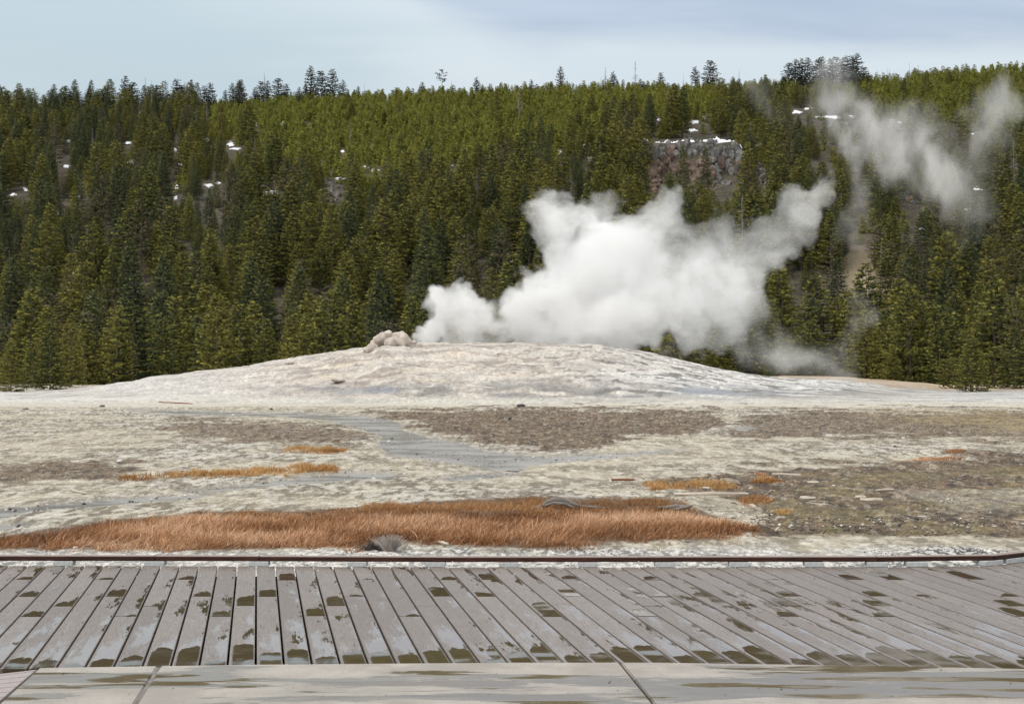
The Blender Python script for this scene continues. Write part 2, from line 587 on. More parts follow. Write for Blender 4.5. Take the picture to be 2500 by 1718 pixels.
M = {
    'ground': mat_ground(), 'hill': mat_hill(), 'deck': mat_deck(), 'concrete': mat_concrete(), 'water': mat_water(),
    'timber': mat_simple('red_brown_timber', (0.016, 0.006, 0.004), (0.070, 0.022, 0.012), 3, 0.5, 0.4, 0.004, (1.5, 30, 30), 0.25, 0.3),
    'timber_top': mat_simple('pale_timber_top', (0.24, 0.18, 0.15), (0.34, 0.27, 0.235), 4, 0.5, 0.4, 0.003, (1.5, 30, 30)),
    'block': mat_simple('grey_plastic_block', (0.40, 0.42, 0.41), (0.52, 0.53, 0.52), 30, 0.6, 0.1, 0.002),
    'joist': mat_simple('dark_joist', (0.03, 0.025, 0.02), (0.06, 0.05, 0.04), 6),
    'side': mat_simple('pinkish_deck_board', (0.32, 0.275, 0.26), (0.39, 0.34, 0.325), 40, 0.5, 0.2, 0.002, (1, 4, 1)),
    'snow': mat_simple('old_snow', (0.78, 0.80, 0.84), (0.86, 0.87, 0.9), 1.5, 0.7, 0.4, 0.2),
    'rock': mat_simple('grey_rhyolite', (0.075, 0.072, 0.066), (0.23, 0.22, 0.205), 1.3, 0.9, 0.8, 0.25, None, 0.3),
    'rock_red': mat_simple('red_brown_rhyolite', (0.070, 0.048, 0.038), (0.20, 0.140, 0.110), 1.3, 0.9, 0.8, 0.25, None, 0.3),
    'sinter': mat_simple('pale_sinter', (0.40, 0.335, 0.29), (0.60, 0.53, 0.47), 2.0, 0.85, 0.8, 0.08),
    'sinter_grey': mat_simple('grey_sinter', (0.30, 0.285, 0.27), (0.55, 0.52, 0.49), 3.0, 0.85, 0.9, 0.06),
    'stone_dark': mat_simple('dark_stone', (0.035, 0.035, 0.035), (0.10, 0.095, 0.09), 14, 0.8, 0.5, 0.01),
    'stone_grey': mat_simple('grey_stone', (0.14, 0.125, 0.115), (0.24, 0.22, 0.20), 14, 0.8, 0.5, 0.01),
    'stone_white': mat_simple('white_stone', (0.60, 0.58, 0.54), (0.80, 0.78, 0.74), 14, 0.8, 0.5, 0.01),
    'drift_pale': mat_simple('bleached_driftwood', (0.48, 0.41, 0.33), (0.66, 0.58, 0.49), 5, 0.8, 0.6, 0.01, (2, 30, 30)),
    'drift_grey': mat_simple('grey_driftwood', (0.10, 0.085, 0.075), (0.34, 0.30, 0.265), 5, 0.8, 1.0, 0.012, (1.5, 26, 26)),
    'drift_red': mat_simple('red_brown_wood', (0.17, 0.07, 0.04), (0.28, 0.13, 0.08), 5, 0.8, 0.6, 0.01, (2, 30, 30)),
    'bark': mat_simple('pine_bark', (0.075, 0.055, 0.042), (0.17, 0.135, 0.11), 3, 0.9, 0.4, 0.05),
    'deadwood': mat_simple('silver_deadwood', (0.17, 0.15, 0.14), (0.34, 0.315, 0.30), 3, 0.9, 0.4, 0.05, None, 0.35),
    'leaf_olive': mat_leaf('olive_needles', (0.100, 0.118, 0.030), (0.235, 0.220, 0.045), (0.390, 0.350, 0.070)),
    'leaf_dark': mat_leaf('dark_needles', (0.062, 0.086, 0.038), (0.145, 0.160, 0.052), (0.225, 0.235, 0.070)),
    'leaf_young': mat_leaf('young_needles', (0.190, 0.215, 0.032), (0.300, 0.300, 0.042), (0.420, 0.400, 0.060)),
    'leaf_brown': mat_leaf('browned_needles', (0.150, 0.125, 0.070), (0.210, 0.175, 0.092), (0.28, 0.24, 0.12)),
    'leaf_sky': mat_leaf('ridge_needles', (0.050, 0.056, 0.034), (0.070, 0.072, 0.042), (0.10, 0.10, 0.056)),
    'grass': mat_grass('dry_grass'),
}

# ------------------------------------------------------------------ ground sheet
def grid_faces(nr, nc):
    a = (np.arange(nr - 1)[:, None] * nc + np.arange(nc - 1)[None, :]).ravel()
    return np.stack([a, a + 1, a + nc + 1, a + nc], 1)


def poly_sd(px, py, poly, ys=3.0):
    """signed distance (positive inside) to a polygon given in photo pixels; vertical distances count ys-fold"""
    P = np.array(poly, float)
    n = len(P)
    d2 = np.full(px.shape, 1e12)
    ins = np.zeros(px.shape, bool)
    for i in range(n):
        x0, y0 = P[i]
        x1, y1 = P[(i + 1) % n]
        ex, ey = x1 - x0, (y1 - y0) * ys
        wx, wy = px - x0, (py - y0) * ys
        tt = np.clip((wx * ex + wy * ey) / (ex * ex + ey * ey + 1e-9), 0, 1)
        d2 = np.minimum(d2, (wx - ex * tt) ** 2 + (wy - ey * tt) ** 2)
        c = ((y0 > py) != (y1 > py)) & (px < (x1 - x0) * (py - y0) / (y1 - y0 + 1e-9) + x0)
        ins ^= c
    return np.where(ins, 1, -1) * np.sqrt(d2)


CHANNELS = [   # wet beds, photo pixels
    D2([(300, 931), (480, 934), (700, 938), (760, 942), (850, 945), (905, 958), (915, 975), (985, 995), (1055, 1008), (1100, 1022), (1170, 1030), (1235, 1036), (1400, 1028), (1550, 1018),
        (1420, 1034), (1260, 1046), (1200, 1056), (1170, 1068), (1110, 1062), (1000, 1045), (890, 1032), (862, 1012), (868, 990), (800, 966), (740, 950), (600, 942), (400, 938)]),
    D2([(-200, 1160), (0, 1152), (180, 1138), (330, 1126), (480, 1120), (430, 1131), (300, 1140), (180, 1148), (60, 1158), (0, 1176), (-200, 1190)]),
    D2([(700, 1080), (800, 1070), (900, 1074), (860, 1084), (760, 1090), (640, 1098), (500, 1112), (420, 1116), (560, 1100)]),  # upward faces take the paler timber colour
    D2([(-200, 1192), (0, 1186), (70, 1190), (0, 1202), (-200, 1210)]),
    D2([(1000, 1084), (1080, 1074), (1180, 1072), (1120, 1082), (1040, 1090)]),
    D2([(1648, 972), (1700, 965), (1725, 970), (1690, 977)]),
]
GROUND_Y = np.concatenate([np.linspace(3.0, 11.0, 12)[:-1], 1.78 * F / np.linspace(1.78 * F / 11.0, 1.78 * F / 64.0, 340)])
GROUND_Y = np.concatenate([GROUND_Y, np.linspace(64.0, 118.0, 150)[1:]])
GROUND_U = np.concatenate([np.linspace(-1.1, -0.36, 150)[:-1], np.linspace(-0.36, 0.36, 1150), np.linspace(0.36, 1.1, 150)[1:]])
GU, GY = np.meshgrid(GROUND_U, GROUND_Y)
GX = GU * GY
GZ = near_z(GX, GY)
PX = GU * F + CX
PY = HZ + (CH - G0) * F / GY                     # photo row of the flat ground there
PYr = HZ - (GZ - CH) / GY * F                    # photo row with the mound's height

# --- colours by material
n_big = fbm(GX / 3.2, GY / 3.2, 41, 5)
n_med = fbm(GX / 0.7, GY / 0.9, 42, 5, 0.6)
n_fin = fbm(GX / 0.16, GY / 0.22, 43, 4, 0.65)
n_str = fbm(GX / 2.2, GY / 0.55, 44, 5, 0.6)


def lerp(A, B, f):
    f = f[..., None] if np.ndim(f) else f
    return A * (1 - f) + np.asarray(B) * f


def zone(poly, soft=26, wob=60, ys=3.0, seed=0):
    d = poly_sd(PX, PY, poly, ys)
    d = d + (fbm(GX / 1.3, GY / 1.6, 60 + seed, 4, 0.6) - 0.5) * 2 * wob
    return sstep(-soft, soft, d)


C = np.ones(GX.shape + (3,)) * np.array([0.58, 0.515, 0.395])
C = lerp(C, [0.60, 0.56, 0.48], sstep(0.45, 0.7, n_big))
C = lerp(C, [0.34, 0.30, 0.225], sstep(0.50, 0.66, n_str) * 0.65)
C = lerp(C, [0.26, 0.22, 0.16], sstep(0.51, 0.57, fbm(GX / 0.45, GY / 1.1, 50, 5, 0.7)) * 0.75)
fleck = fbm(GX / 0.11, GY / 0.40, 46, 4, 0.75)
C = lerp(C, [0.17, 0.14, 0.10], sstep(0.545, 0.60, fleck) * (0.30 + 0.55 * sstep(0.42, 0.58, n_big)))
C = lerp(C, [0.72, 0.68, 0.60], (1 - sstep(0.38, 0.44, fleck)) * 0.6)
rel = 0.25 + 0.3 * sstep(0.4, 0.6, n_str)
# cream band in front of the mound
band = zone(D2([(-900, 905), (0, 908), (900, 905), (1300, 908), (2322, 914), (3200, 918), (3200, 926), (2322, 927), (1300, 921), (0, 925), (-900, 925)]), 10, 14, 3.0, 3)
C = lerp(C, [0.66, 0.615, 0.52], band * 0.85)
brown = np.zeros(GX.shape)
for i, (pl, am) in enumerate([
    (D2([(850, 932), (1000, 926), (1250, 924), (1600, 930), (1640, 948), (1660, 966), (1600, 985), (1500, 996), (1400, 1010), (1250, 1028), (1170, 1022), (1080, 1008), (1000, 992), (930, 966), (900, 948)]), 1.0),
    (D2([(330, 965), (420, 950), (620, 955), (800, 968), (850, 985), (830, 1002), (640, 1012), (450, 1000)]), 0.75),
    (D2([(-300, 1060), (0, 1058), (240, 1048), (330, 1060), (260, 1092), (0, 1104), (-300, 1110)]), 0.8),
    (D2([(1700, 932), (2000, 930), (2322, 930), (3000, 934), (3000, 1000), (2322, 1000), (2000, 995), (1800, 1000), (1660, 990), (1680, 965)]), 0.85),
    (D2([(1380, 1100), (1450, 1085), (1700, 1064), (2000, 1052), (2322, 1020), (3200, 1000), (3200, 1235), (2322, 1218), (2000, 1214), (1720, 1216), (1690, 1160), (1520, 1115)]), 1.0),
]):
    z_ = zone(pl, 60, 85, 3.0, i)
    z_ = sstep(0.38, 0.62, z_ * (0.55 + 0.35 * am) + (n_med - 0.5) * 1.0 + (n_fin - 0.5) * 0.5) * (0.35 + 0.65 * am)
    brown = np.maximum(brown, z_)
C = lerp(C, [0.165, 0.108, 0.062], brown * 0.92)
C = lerp(C, [0.065, 0.046, 0.030], brown * sstep(0.50, 0.60, fbm(GX / 0.16, GY / 0.45, 47, 4, 0.7)) * 0.85)
C = lerp(C, [0.50, 0.44, 0.34], brown * sstep(0.57, 0.63, fbm(GX / 0.10, GY / 0.30, 48, 4, 0.7)) * 0.5)
rel = np.maximum(rel, brown * 1.0)
# straw coloured turf among it, right
straw = zone(D2([(1950, 930), (2322, 931), (3000, 934), (3000, 985), (2322, 984), (2050, 965)]), 30, 60, 3, 9) * sstep(0.42, 0.6, n_med)
C = lerp(C, [0.36, 0.285, 0.15], straw * 0.75)
olive = zone(D2([(1850, 1090), (2322, 1060), (3200, 1050), (3200, 1215), (2322, 1205), (1800, 1205), (1650, 1190)]), 40, 90, 3, 10) * sstep(0.45, 0.62, fbm(GX / 0.5, GY / 0.7, 77, 4, 0.6))
C = lerp(C, [0.235, 0.195, 0.085], olive * 0.45)
pale = zone(D2([(2050, 1130), (2322, 1120), (2600, 1120), (2600, 1150), (2322, 1160), (2120, 1150)]), 40, 90, 3, 12)
C = lerp(C, [0.50, 0.46, 0.38], pale * 0.5)
# mound: pinkish cream left, grey white right, dark runnels at its foot
H_m = mound_h(GX, GY)
on = sstep(0.03, 0.35, H_m + (n_med - 0.5) * 0.25)
mc = np.ones(GX.shape + (3,)) * np.array([0.60, 0.555, 0.50])
mst = fbm(GX / 3.0, GY / 1.1, 91, 5, 0.6)
mc = lerp(mc, [0.70, 0.61, 0.50], sstep(0.45, 0.65, mst) * (1 - sstep(1150, 1500, PX)) * sstep(450, 800, PX))
mc = lerp(mc, [0.37, 0.31, 0.27], sstep(0.50, 0.60, fbm(GX / 2.2, GY / 0.8, 93, 5, 0.6)) * 0.8)
mc = lerp(mc, [0.80, 0.73, 0.64], sstep(0.54, 0.62, fbm(GX / 1.2, GY / 0.6, 94, 5, 0.6)) * 0.7)
right = sstep(1300, 1750, PX + (n_big - 0.5) * 500)
mc = lerp(mc, [0.80, 0.78, 0.75], right * 0.85)
crk = sstep(0.54, 0.62, fbm(GX / 1.1, GY / 0.45, 95, 5, 0.65)) * (0.25 + 0.75 * sstep(1150, 1500, PX))
mc = lerp(mc, [0.13, 0.12, 0.11], crk * 0.82)
mc = lerp(mc, [0.72, 0.70, 0.68], (1 - sstep(250, 900, PX)) * 0.5)
fr_t = (H_m + (mst - 0.5) * 0.9 + (n_big - 0.5) * 0.5) / 0.36
fr_t = fr_t - np.floor(fr_t)
ledge_ = np.exp(-((fr_t - 0.5) / 0.085) ** 2) * sstep(0.42, 0.56, fbm(GX / 1.8, GY / 1.2, 98, 4, 0.6))
mc = lerp(mc, [0.22, 0.20, 0.185], ledge_ * (0.40 + 0.35 * right))
C = lerp(C, mc, on)
apron = sstep(63, 69, GY + (n_med - 0.5) * 8) * (1 - sstep(88, 94, GY)) * (1 - on)
C = lerp(C, [0.72, 0.70, 0.67], apron * 0.8)
C = lerp(C, [0.22, 0.20, 0.18], apron * sstep(0.54, 0.60, fbm(GX / 1.8, GY / 0.8, 99, 5, 0.65)) * 0.6)
foot = np.exp(-((PYr - 953 - (PX - 1250) * 0.004) / 17.0) ** 2) * sstep(500, 1000, PX) * (1 - 0.6 * sstep(1900, 2400, PX)) * sstep(0.36, 0.52, fbm(GX / 1.6, GY / 0.9, 97, 5, 0.6))
C = lerp(C, [0.20, 0.195, 0.19], foot * 0.75)
C = lerp(C, [0.36, 0.40, 0.47], foot * sstep(0.55, 0.65, n_big) * 0.5)
# tan bank behind, right
tan = sstep(90, 100, GY + (n_big - 0.5) * 8) * (1 - on) * sstep(0.0, 0.1, GU)
C = lerp(C, lerp(np.ones(GX.shape + (3,)) * np.array([0.52, 0.42, 0.30]), [0.36, 0.235, 0.15], sstep(0.5, 0.7, n_big)), tan)
# white gravel along the deck; shade under the deck painted dark
grav = 1 - sstep(13.9, 14.9, GY + (n_med - 0.5) * 2.4 + (n_fin - 0.5) * 0.8)
gv = lerp(np.ones(GX.shape + (3,)) * np.array([0.74, 0.71, 0.66]), [0.075, 0.075, 0.075], sstep(0.46, 0.52, fbm(GX / 0.04, GY / 0.11, 49, 3, 0.75)) * (0.45 + 0.5 * sstep(0.4, 0.6, n_big + 0.12 * sstep(1700, 2300, PX))))
C = lerp(C, gv, grav)
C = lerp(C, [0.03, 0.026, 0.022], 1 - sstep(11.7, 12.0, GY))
# soil below the orange grass
MEADOW = D2([(-160, 1232), (0, 1222), (100, 1205), (250, 1184), (400, 1170), (450, 1162), (700, 1160), (900, 1145), (1100, 1136), (1210, 1130), (1300, 1134), (1480, 1134), (1550, 1142), (1640, 1180),
             (1712, 1205), (1600, 1225), (1400, 1236), (1220, 1250), (1000, 1240), (900, 1236), (600, 1248), (450, 1253), (300, 1246), (0, 1249), (-160, 1250)])
md = sstep(-8, 8, poly_sd(PX, PY, MEADOW, 1.5))
C = lerp(C, [0.14, 0.075, 0.035], md * 0.9)
# channels
chan = np.zeros(GX.shape)
shore = np.zeros(GX.shape)
for i, pl in enumerate(CHANNELS):
    d = poly_sd(PX, PY, pl, 4.0) + (fbm(GX / 0.9, GY / 1.4, 120 + i, 4, 0.6) - 0.5) * 22
    chan = np.maximum(chan, sstep(-3, 9, d))
    shore = np.maximum(shore, sstep(-34, 0, d))
C = lerp(C, [0.40, 0.375, 0.33], shore * (1 - brown) * 0.55)
C = lerp(C, [0.26, 0.25, 0.235], chan)

# --- relief
flatm = (GY < 66)
amp = 0.012 + 0.030 * brown + 0.012 * grav
dz = (n_med - 0.5) * amp * 2.2 + (n_fin - 0.5) * amp * 1.3
clod = np.maximum(0, fbm(GX / 0.42, GY / 0.5, 150, 4, 0.6) - 0.52) * brown * 0.16
dz = dz + clod + (n_big - 0.5) * 0.05
dz = dz * (1 - sstep(0.0, 0.6, shore) * 0.75)
dz = dz * (1 - 0.9 * chan) - 0.07 * chan + 0.02 * (1 - shore)
lump = (fbm(GX / 4.2, GY / 2.6, 160, 4, 0.55) - 0.5) * 0.80 + (np.abs(fbm(GX / 1.5, GY / 1.0, 161, 5, 0.6) - 0.5)) * 0.55 + (n_fin - 0.5) * 0.04
terr_step = np.floor(H_m / 0.42 + (n_big - 0.5) * 1.6)
fr = H_m / 0.42 + (n_big - 0.5) * 1.6 - terr_step
terrace = (sstep(0.55, 0.95, fr) - fr) * 0.15
mdz = (lump + terrace) * sstep(0.05, 0.6, H_m) * (1 - 0.55 * right)
crest = sstep(80, 88, GY)
mdz = mdz * (1 - 0.55 * crest)
GZ2 = GZ + np.where(on > 0, dz * (1 - on) + mdz, dz)
GZ2 = np.where(GY > 95, GZ + (n_big - 0.5) * 0.12 + (n_med - 0.5) * 0.05, GZ2)
C = C * 0.94
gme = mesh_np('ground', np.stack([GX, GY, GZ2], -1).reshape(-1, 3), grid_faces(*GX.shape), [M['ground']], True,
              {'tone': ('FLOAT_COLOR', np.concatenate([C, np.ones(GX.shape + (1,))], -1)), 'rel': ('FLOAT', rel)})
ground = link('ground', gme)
tag(ground, kind='structure')

# a wider plain so the place goes on beside and behind the camera
Vp, Fp = [], []
for sx in (-1, 1):
    Vp += [(sx * 3.3, 3, G0 - 0.03), (sx * 129.0, 117.5, G0 - 1.2), (sx * 900, 117.5, G0 - 1.2), (sx * 900, 3, G0 - 0.03)]
Vp += [(-900, 3, G0 - 0.03), (900, 3, G0 - 0.03), (900, -900, G0 - 0.03), (-900, -900, G0 - 0.03)]
pme = mesh_np('plain', Vp, [(0, 3, 2, 1), (4, 5, 6, 7), (8, 11, 10, 9)], [M['ground']],
              attrs={'tone': ('FLOAT_COLOR', np.tile([0.42, 0.37, 0.29, 1.0], (12, 1))), 'rel': ('FLOAT', np.full(12, 0.5))})
tag(link('plain', pme), kind='structure')

# runoff water, one sheet a little above the channel beds
wz = G0 - 0.012
Vw, Fw = [], []
for pl in CHANNELS:
    P = np.array(pl)
    c = P.mean(0)
    x0, x1 = P[:, 0].min() - 30, P[:, 0].max() + 30
    y0, y1 = P[:, 1].min() - 5, P[:, 1].max() + 8
    us = np.linspace(x0, x1, 70)
    vs = np.linspace(y0, y1, 40)
    UU, VV = np.meshgrid(us, vs)
    sd = poly_sd(UU, VV, pl, 4.0)
    b0 = len(Vw)
    for a_, b_ in zip(UU.ravel(), VV.ravel()):
        p = gpt(a_, b_, wz)
        Vw.append(p)
    ok = (sd > -26)
    for r_ in range(39):
        for c_ in range(69):
            if ok[r_, c_] and ok[r_ + 1, c_] and ok[r_, c_ + 1] and ok[r_ + 1, c_ + 1]:
                q = b0 + r_ * 70 + c_
                Fw.append((q, q + 70, q + 71, q + 1))
water = link('water', mesh_np('water', [tuple(v) for v in Vw], Fw, [M['water']]))
tag(water, 'shallow grey runoff water winding across the pale flat', kind='structure')

# ------------------------------------------------------------------ hill
HY = np.concatenate([np.arange(117.0, 300, 2.0), np.arange(300, 520, 3.0), np.arange(520, 1500, 25.0)])
HU = np.concatenate([np.linspace(-1.6, -0.42, 40)[:-1], np.linspace(-0.42, 0.42, 420), np.linspace(0.42, 1.6, 40)[1:]])
HUU, HYY = np.meshgrid(HU, HY)
HX = HUU * HYY
HZZ = terr(HX, HYY) + (fbm(HX / 3., HYY / 3., 201, 4, 0.6) - 0.5) * 0.8
HZZ[0, :] = terr(HX[0], np.full(HX.shape[1], 115.9)) - 0.05
spx = HUU * F + CX
spy = HZ - (HZZ - CH) / HYY * F
stw = np.exp(-((spx - 2115) / 55.) ** 2 - ((spy - 690) / 70.) ** 2)
link('hill', mesh_np('hill', np.stack([HX, HYY, HZZ], -1).reshape(-1, 3), grid_faces(*HX.shape), [M['hill']], True, {'straw': ('FLOAT', stw)}))
tag(bpy.data.objects['hill'], kind='structure')

# ------------------------------------------------------------------ snow patches on the hill (photo pixels, half width, half height)
SNOW = [(313, 349, 12, 4), (320, 394, 10, 7), (426, 366, 7, 4), (504, 343, 8, 5), (562, 352, 11, 5), (575, 364, 16, 3), (163, 407, 8, 4), (229, 408, 10, 4),
        (33, 476, 9, 4), (62, 464, 9, 5), (190, 480, 5, 4), (442, 402, 10, 3), (432, 456, 5, 8), (428, 483, 5, 4), (476, 462, 9, 3), (507, 453, 12, 3), (533, 448, 8, 3),
        (660, 471, 22, 6), (831, 438, 14, 4), (837, 371, 5, 4), (790, 390, 10, 4), (690, 303, 6, 5), (651, 311, 8, 4), (624, 305, 5, 6), (166, 344, 6, 4), (1098, 406, 9, 3),
        (1251, 315, 5, 4), (1375, 324, 6, 6), (1366, 373, 8, 7), (1420, 356, 10, 5), (1443, 387, 12, 5), (1459, 344, 8, 4), (1608, 293, 6, 3), (1691, 319, 14, 4),
        (1693, 298, 12, 4), (1720, 286, 9, 6), (1848, 331, 8, 5), (2030, 286, 34, 3), (1945, 274, 14, 5), (1980, 266, 14, 3), (2087, 284, 12, 3),
        (2181, 295, 14, 2), (2177, 276, 7, 3), (2375, 329, 18, 4), (2390, 462, 18, 5), (2365, 513, 9, 3), (1852, 354, 8, 4), (2254, 558, 12, 4), (2196, 300, 10, 3),
        (140, 520, 4, 3), (265, 595, 6, 3), (1155, 600, 5, 3), (107, 780, 4, 6), (1250, 640, 5, 3), (893, 408, 12, 4), (915, 417, 10, 4)]
SCREE = [(800, 463, 34, 34), (2030, 340, 60, 50), (2010, 420, 36, 30), (2215, 450, 45, 60), (2112, 620, 22, 130), (2112, 470, 34, 60), (1860, 430, 20, 26), (520, 505, 30, 14)]
CLIFF = (1690, 405, 128, 74)
CLEAR = [(a, b, c + 2, d + 2) for a, b, c, d in SNOW] + SCREE


def blocked(bx, by, top, half, p=0.93):
    """would this tree stand in front of one of the openings?"""
    for cx, cy_, rx, ry in CLEAR:
        if abs(bx - cx) < rx * 0.8 + half * 0.8 and top < cy_ + ry * 0.5 and by > cy_ - ry * 0.8:
            if random.random() < p:
                return True
    cx, cy_, rx, ry = CLIFF
    if abs(bx - cx) < rx - 6 and top < cy_ + ry * 0.7 and by > cy_ - ry * 0.85 and not (by > cy_ + ry and random.random() < 0.12):
        return True
    return False


SV, SF = [], []
for (cx, cy_, rx, ry) in SNOW:
    n = 14
    ring = []
    ok = True
    c0 = hit(cx, cy_)
    if c0 is None:
        continue
    for k in range(n):
        a = 2 * math.pi * k / n
        f = 0.45 + 0.9 * random.random()
        p = hit(cx + rx * math.cos(a) * f, cy_ + ry * math.sin(a) * f)
        if p is None or abs(p.y - c0.y) > 60:
            p = c0 + Vector((math.cos(a) * rx, -math.sin(a) * ry * 6, 0)) * (c0.y / F)
            p.z = float(terr(p.x, p.y))
        ring.append(p)
    b0 = len(SV)
    for p in ring:
        SV.append(p + Vector((0, 0, -0.3)))
    for p in ring:
        q = c0.lerp(p, 0.92)
        SV.append(Vector((q.x, q.y, float(terr(q.x, q.y)) + 0.14)))
    for p in ring:
        q = c0.lerp(p, 0.5)
        SV.append(Vector((q.x, q.y, float(terr(q.x, q.y)) + 0.22)))
    SV.append(Vector((c0.x, c0.y, c0.z + 0.25)))
    for k in range(n):
        k2 = (k + 1) % n
        SF.append((b0 + k, b0 + k2, b0 + n + k2, b0 + n + k))
        SF.append((b0 + n + k, b0 + n + k2, b0 + 2 * n + k2, b0 + 2 * n + k))
        SF.append((b0 + 2 * n + k, b0 + 2 * n + k2, b0 + 3 * n))
# the long strip lying on the ledge above the cliff
led = [hit(px_, 345) for px_ in np.linspace(1572, 1812, 70)]
b0 = len(SV)
for i, p in enumerate(led):
    wv = 0.35 + 0.9 * float(vnoise(i * 0.55, 0.3, 9))
    yy = 291.0
    lo_ = 1.2 * (float(vnoise(i * 0.35, 4.0, 3)) - 0.45) + 0.5 * (float(vnoise(i * 1.1, 2.0, 5)) - 0.5)
    for (dy, dzz) in ((-0.8, lo_ - 0.9), (0.2, lo_ + 0.1), (2, lo_ + .5), (6, lo_)):
        x_ = p.x * (yy + dy) / p.y
        SV.append(Vector((x_, yy + dy, float(terr(x_, yy + dy)) + dzz)))
for i in range(len(led) - 1):
    if True:
        for k in range(3):
            q = b0 + i * 4 + k
            SF.append((q, q + 4, q + 5, q + 1))
tag(link('snow', mesh_np('snow', [tuple(v) for v in SV], SF, [M['snow']], True)), 'old white snow patches lying between the trees on the hillside', kind='stuff')


# ------------------------------------------------------------------ boulders of the cliff and the screes
def stone_mesh(name, seed, mat, sub=2, sq=(1, 1, 0.8), rough=0.35):
    bm = bmesh.new()
    bmesh.ops.create_icosphere(bm, subdivisions=sub, radius=0.5)
    r = random.Random(seed)
    dirs = [Vector((r.gauss(0, 1), r.gauss(0, 1), r.gauss(0, 1))).normalized() for _ in range(13)]
    cut = [0.24 + 0.16 * r.random() for _ in dirs]
    for v in bm.verts:
        for d, c in zip(dirs, cut):
            k = v.co.dot(d)
            if k > c:
                v.co -= d * (k - c)
        v.co += Vector((r.uniform(-1, 1), r.uniform(-1, 1), r.uniform(-1, 1))) * 0.05 * rough
        v.co = Vector((v.co.x * sq[0], v.co.y * sq[1], v.co.z * sq[2]))
    me = bpy.data.meshes.new(name)
    bm.to_mesh(me)
    bm.free()
    me.materials.append(mat)
    return me


boulder_grey = [stone_mesh('boulder', 10 + i, M['rock'], 2, (.9, .9, 1.2), 0.35) for i in range(5)]
boulder_red = [stone_mesh('boulder', 30 + i, M['rock_red'], 2, (.9, .9, 1.2), 0.35) for i in range(5)]


def rock_group(name, label, items, cat='cliff'):
    root = bpy.data.objects.new(name, None)
    col.objects.link(root)
    root.location = items[0][0]
    tag(root, label, cat)
    for (p, s, red) in items:
        me = random.choice(boulder_red if red else boulder_grey)
        o = link('boulder', me, root, p - root.location, 0, (s * random.uniform(.8, 1.3), s * random.uniform(.8, 1.2), s * random.uniform(.8, 1.25)))
        o.rotation_euler = (random.uniform(-.3, .3), random.uniform(-.35, .35), random.uniform(0, 6))
    return root


items = []
for j in range(12):
    for i in range(24):
        t = j / 11
        px_ = 1562 + (i + random.uniform(-.4, .4) + (j % 2) * .5) * 11.0
        py_ = 350 + t * 118 + random.uniform(-3, 3)
        if abs(px_ - 1690) > 134 - 22 * t + 12 * float(vnoise(t * 6, 2.0, 4)):
            continue
        py_ += 9 * math.sin(px_ / 23.0) + 5 * math.sin(px_ / 9.0) if t < 0.5 else 0
        p = hit(px_, py_)
        if p is None or random.random() < 0.12 or float(vnoise(px_ / 22, py_ / 16, 77)) < 0.22 + 0.25 * t:
            continue
        red = t > 0.16 + 0.3 * float(vnoise(px_ / 40, 3, 8)) and (px_ < 1740 or random.random() < 0.2)
        items.append((p + Vector((0, 0.2, 0)), random.uniform(1.3, 3.2) * (0.55 if t < 0.1 else 1.0) * (1.0 if t < 0.7 else 0.75), red))
rock_group('cliff', 'broken red and grey rock cliff among the pines, snow along its top', items[:290])
for (cx, cy_, rx, ry), nm_, lb in [(SCREE[0], 'rock_outcrop', 'small grey rock outcrop in the pine wood left of the steam'),
                                  (SCREE[6], 'rock_outcrop', 'shadowed grey boulders just right of the red cliff'),
                                  (SCREE[3], 'rock_outcrop', 'brown rock slope behind the thin drifting steam on the right'),
                                  (SCREE[1], 'rock_outcrop', 'grey stony slope with snow on top, below the hazy ridge pines')]:
    its = []
    for k in range(46):
        a, rr = random.uniform(0, 6.28), math.sqrt(random.random())
        p = hit(cx + rx * rr * math.cos(a), cy_ + ry * rr * math.sin(a))
        if p:
            its.append((p, random.uniform(0.7, 1.9), random.random() < 0.15))
    rock_group(nm_, lb, its, 'rocks')


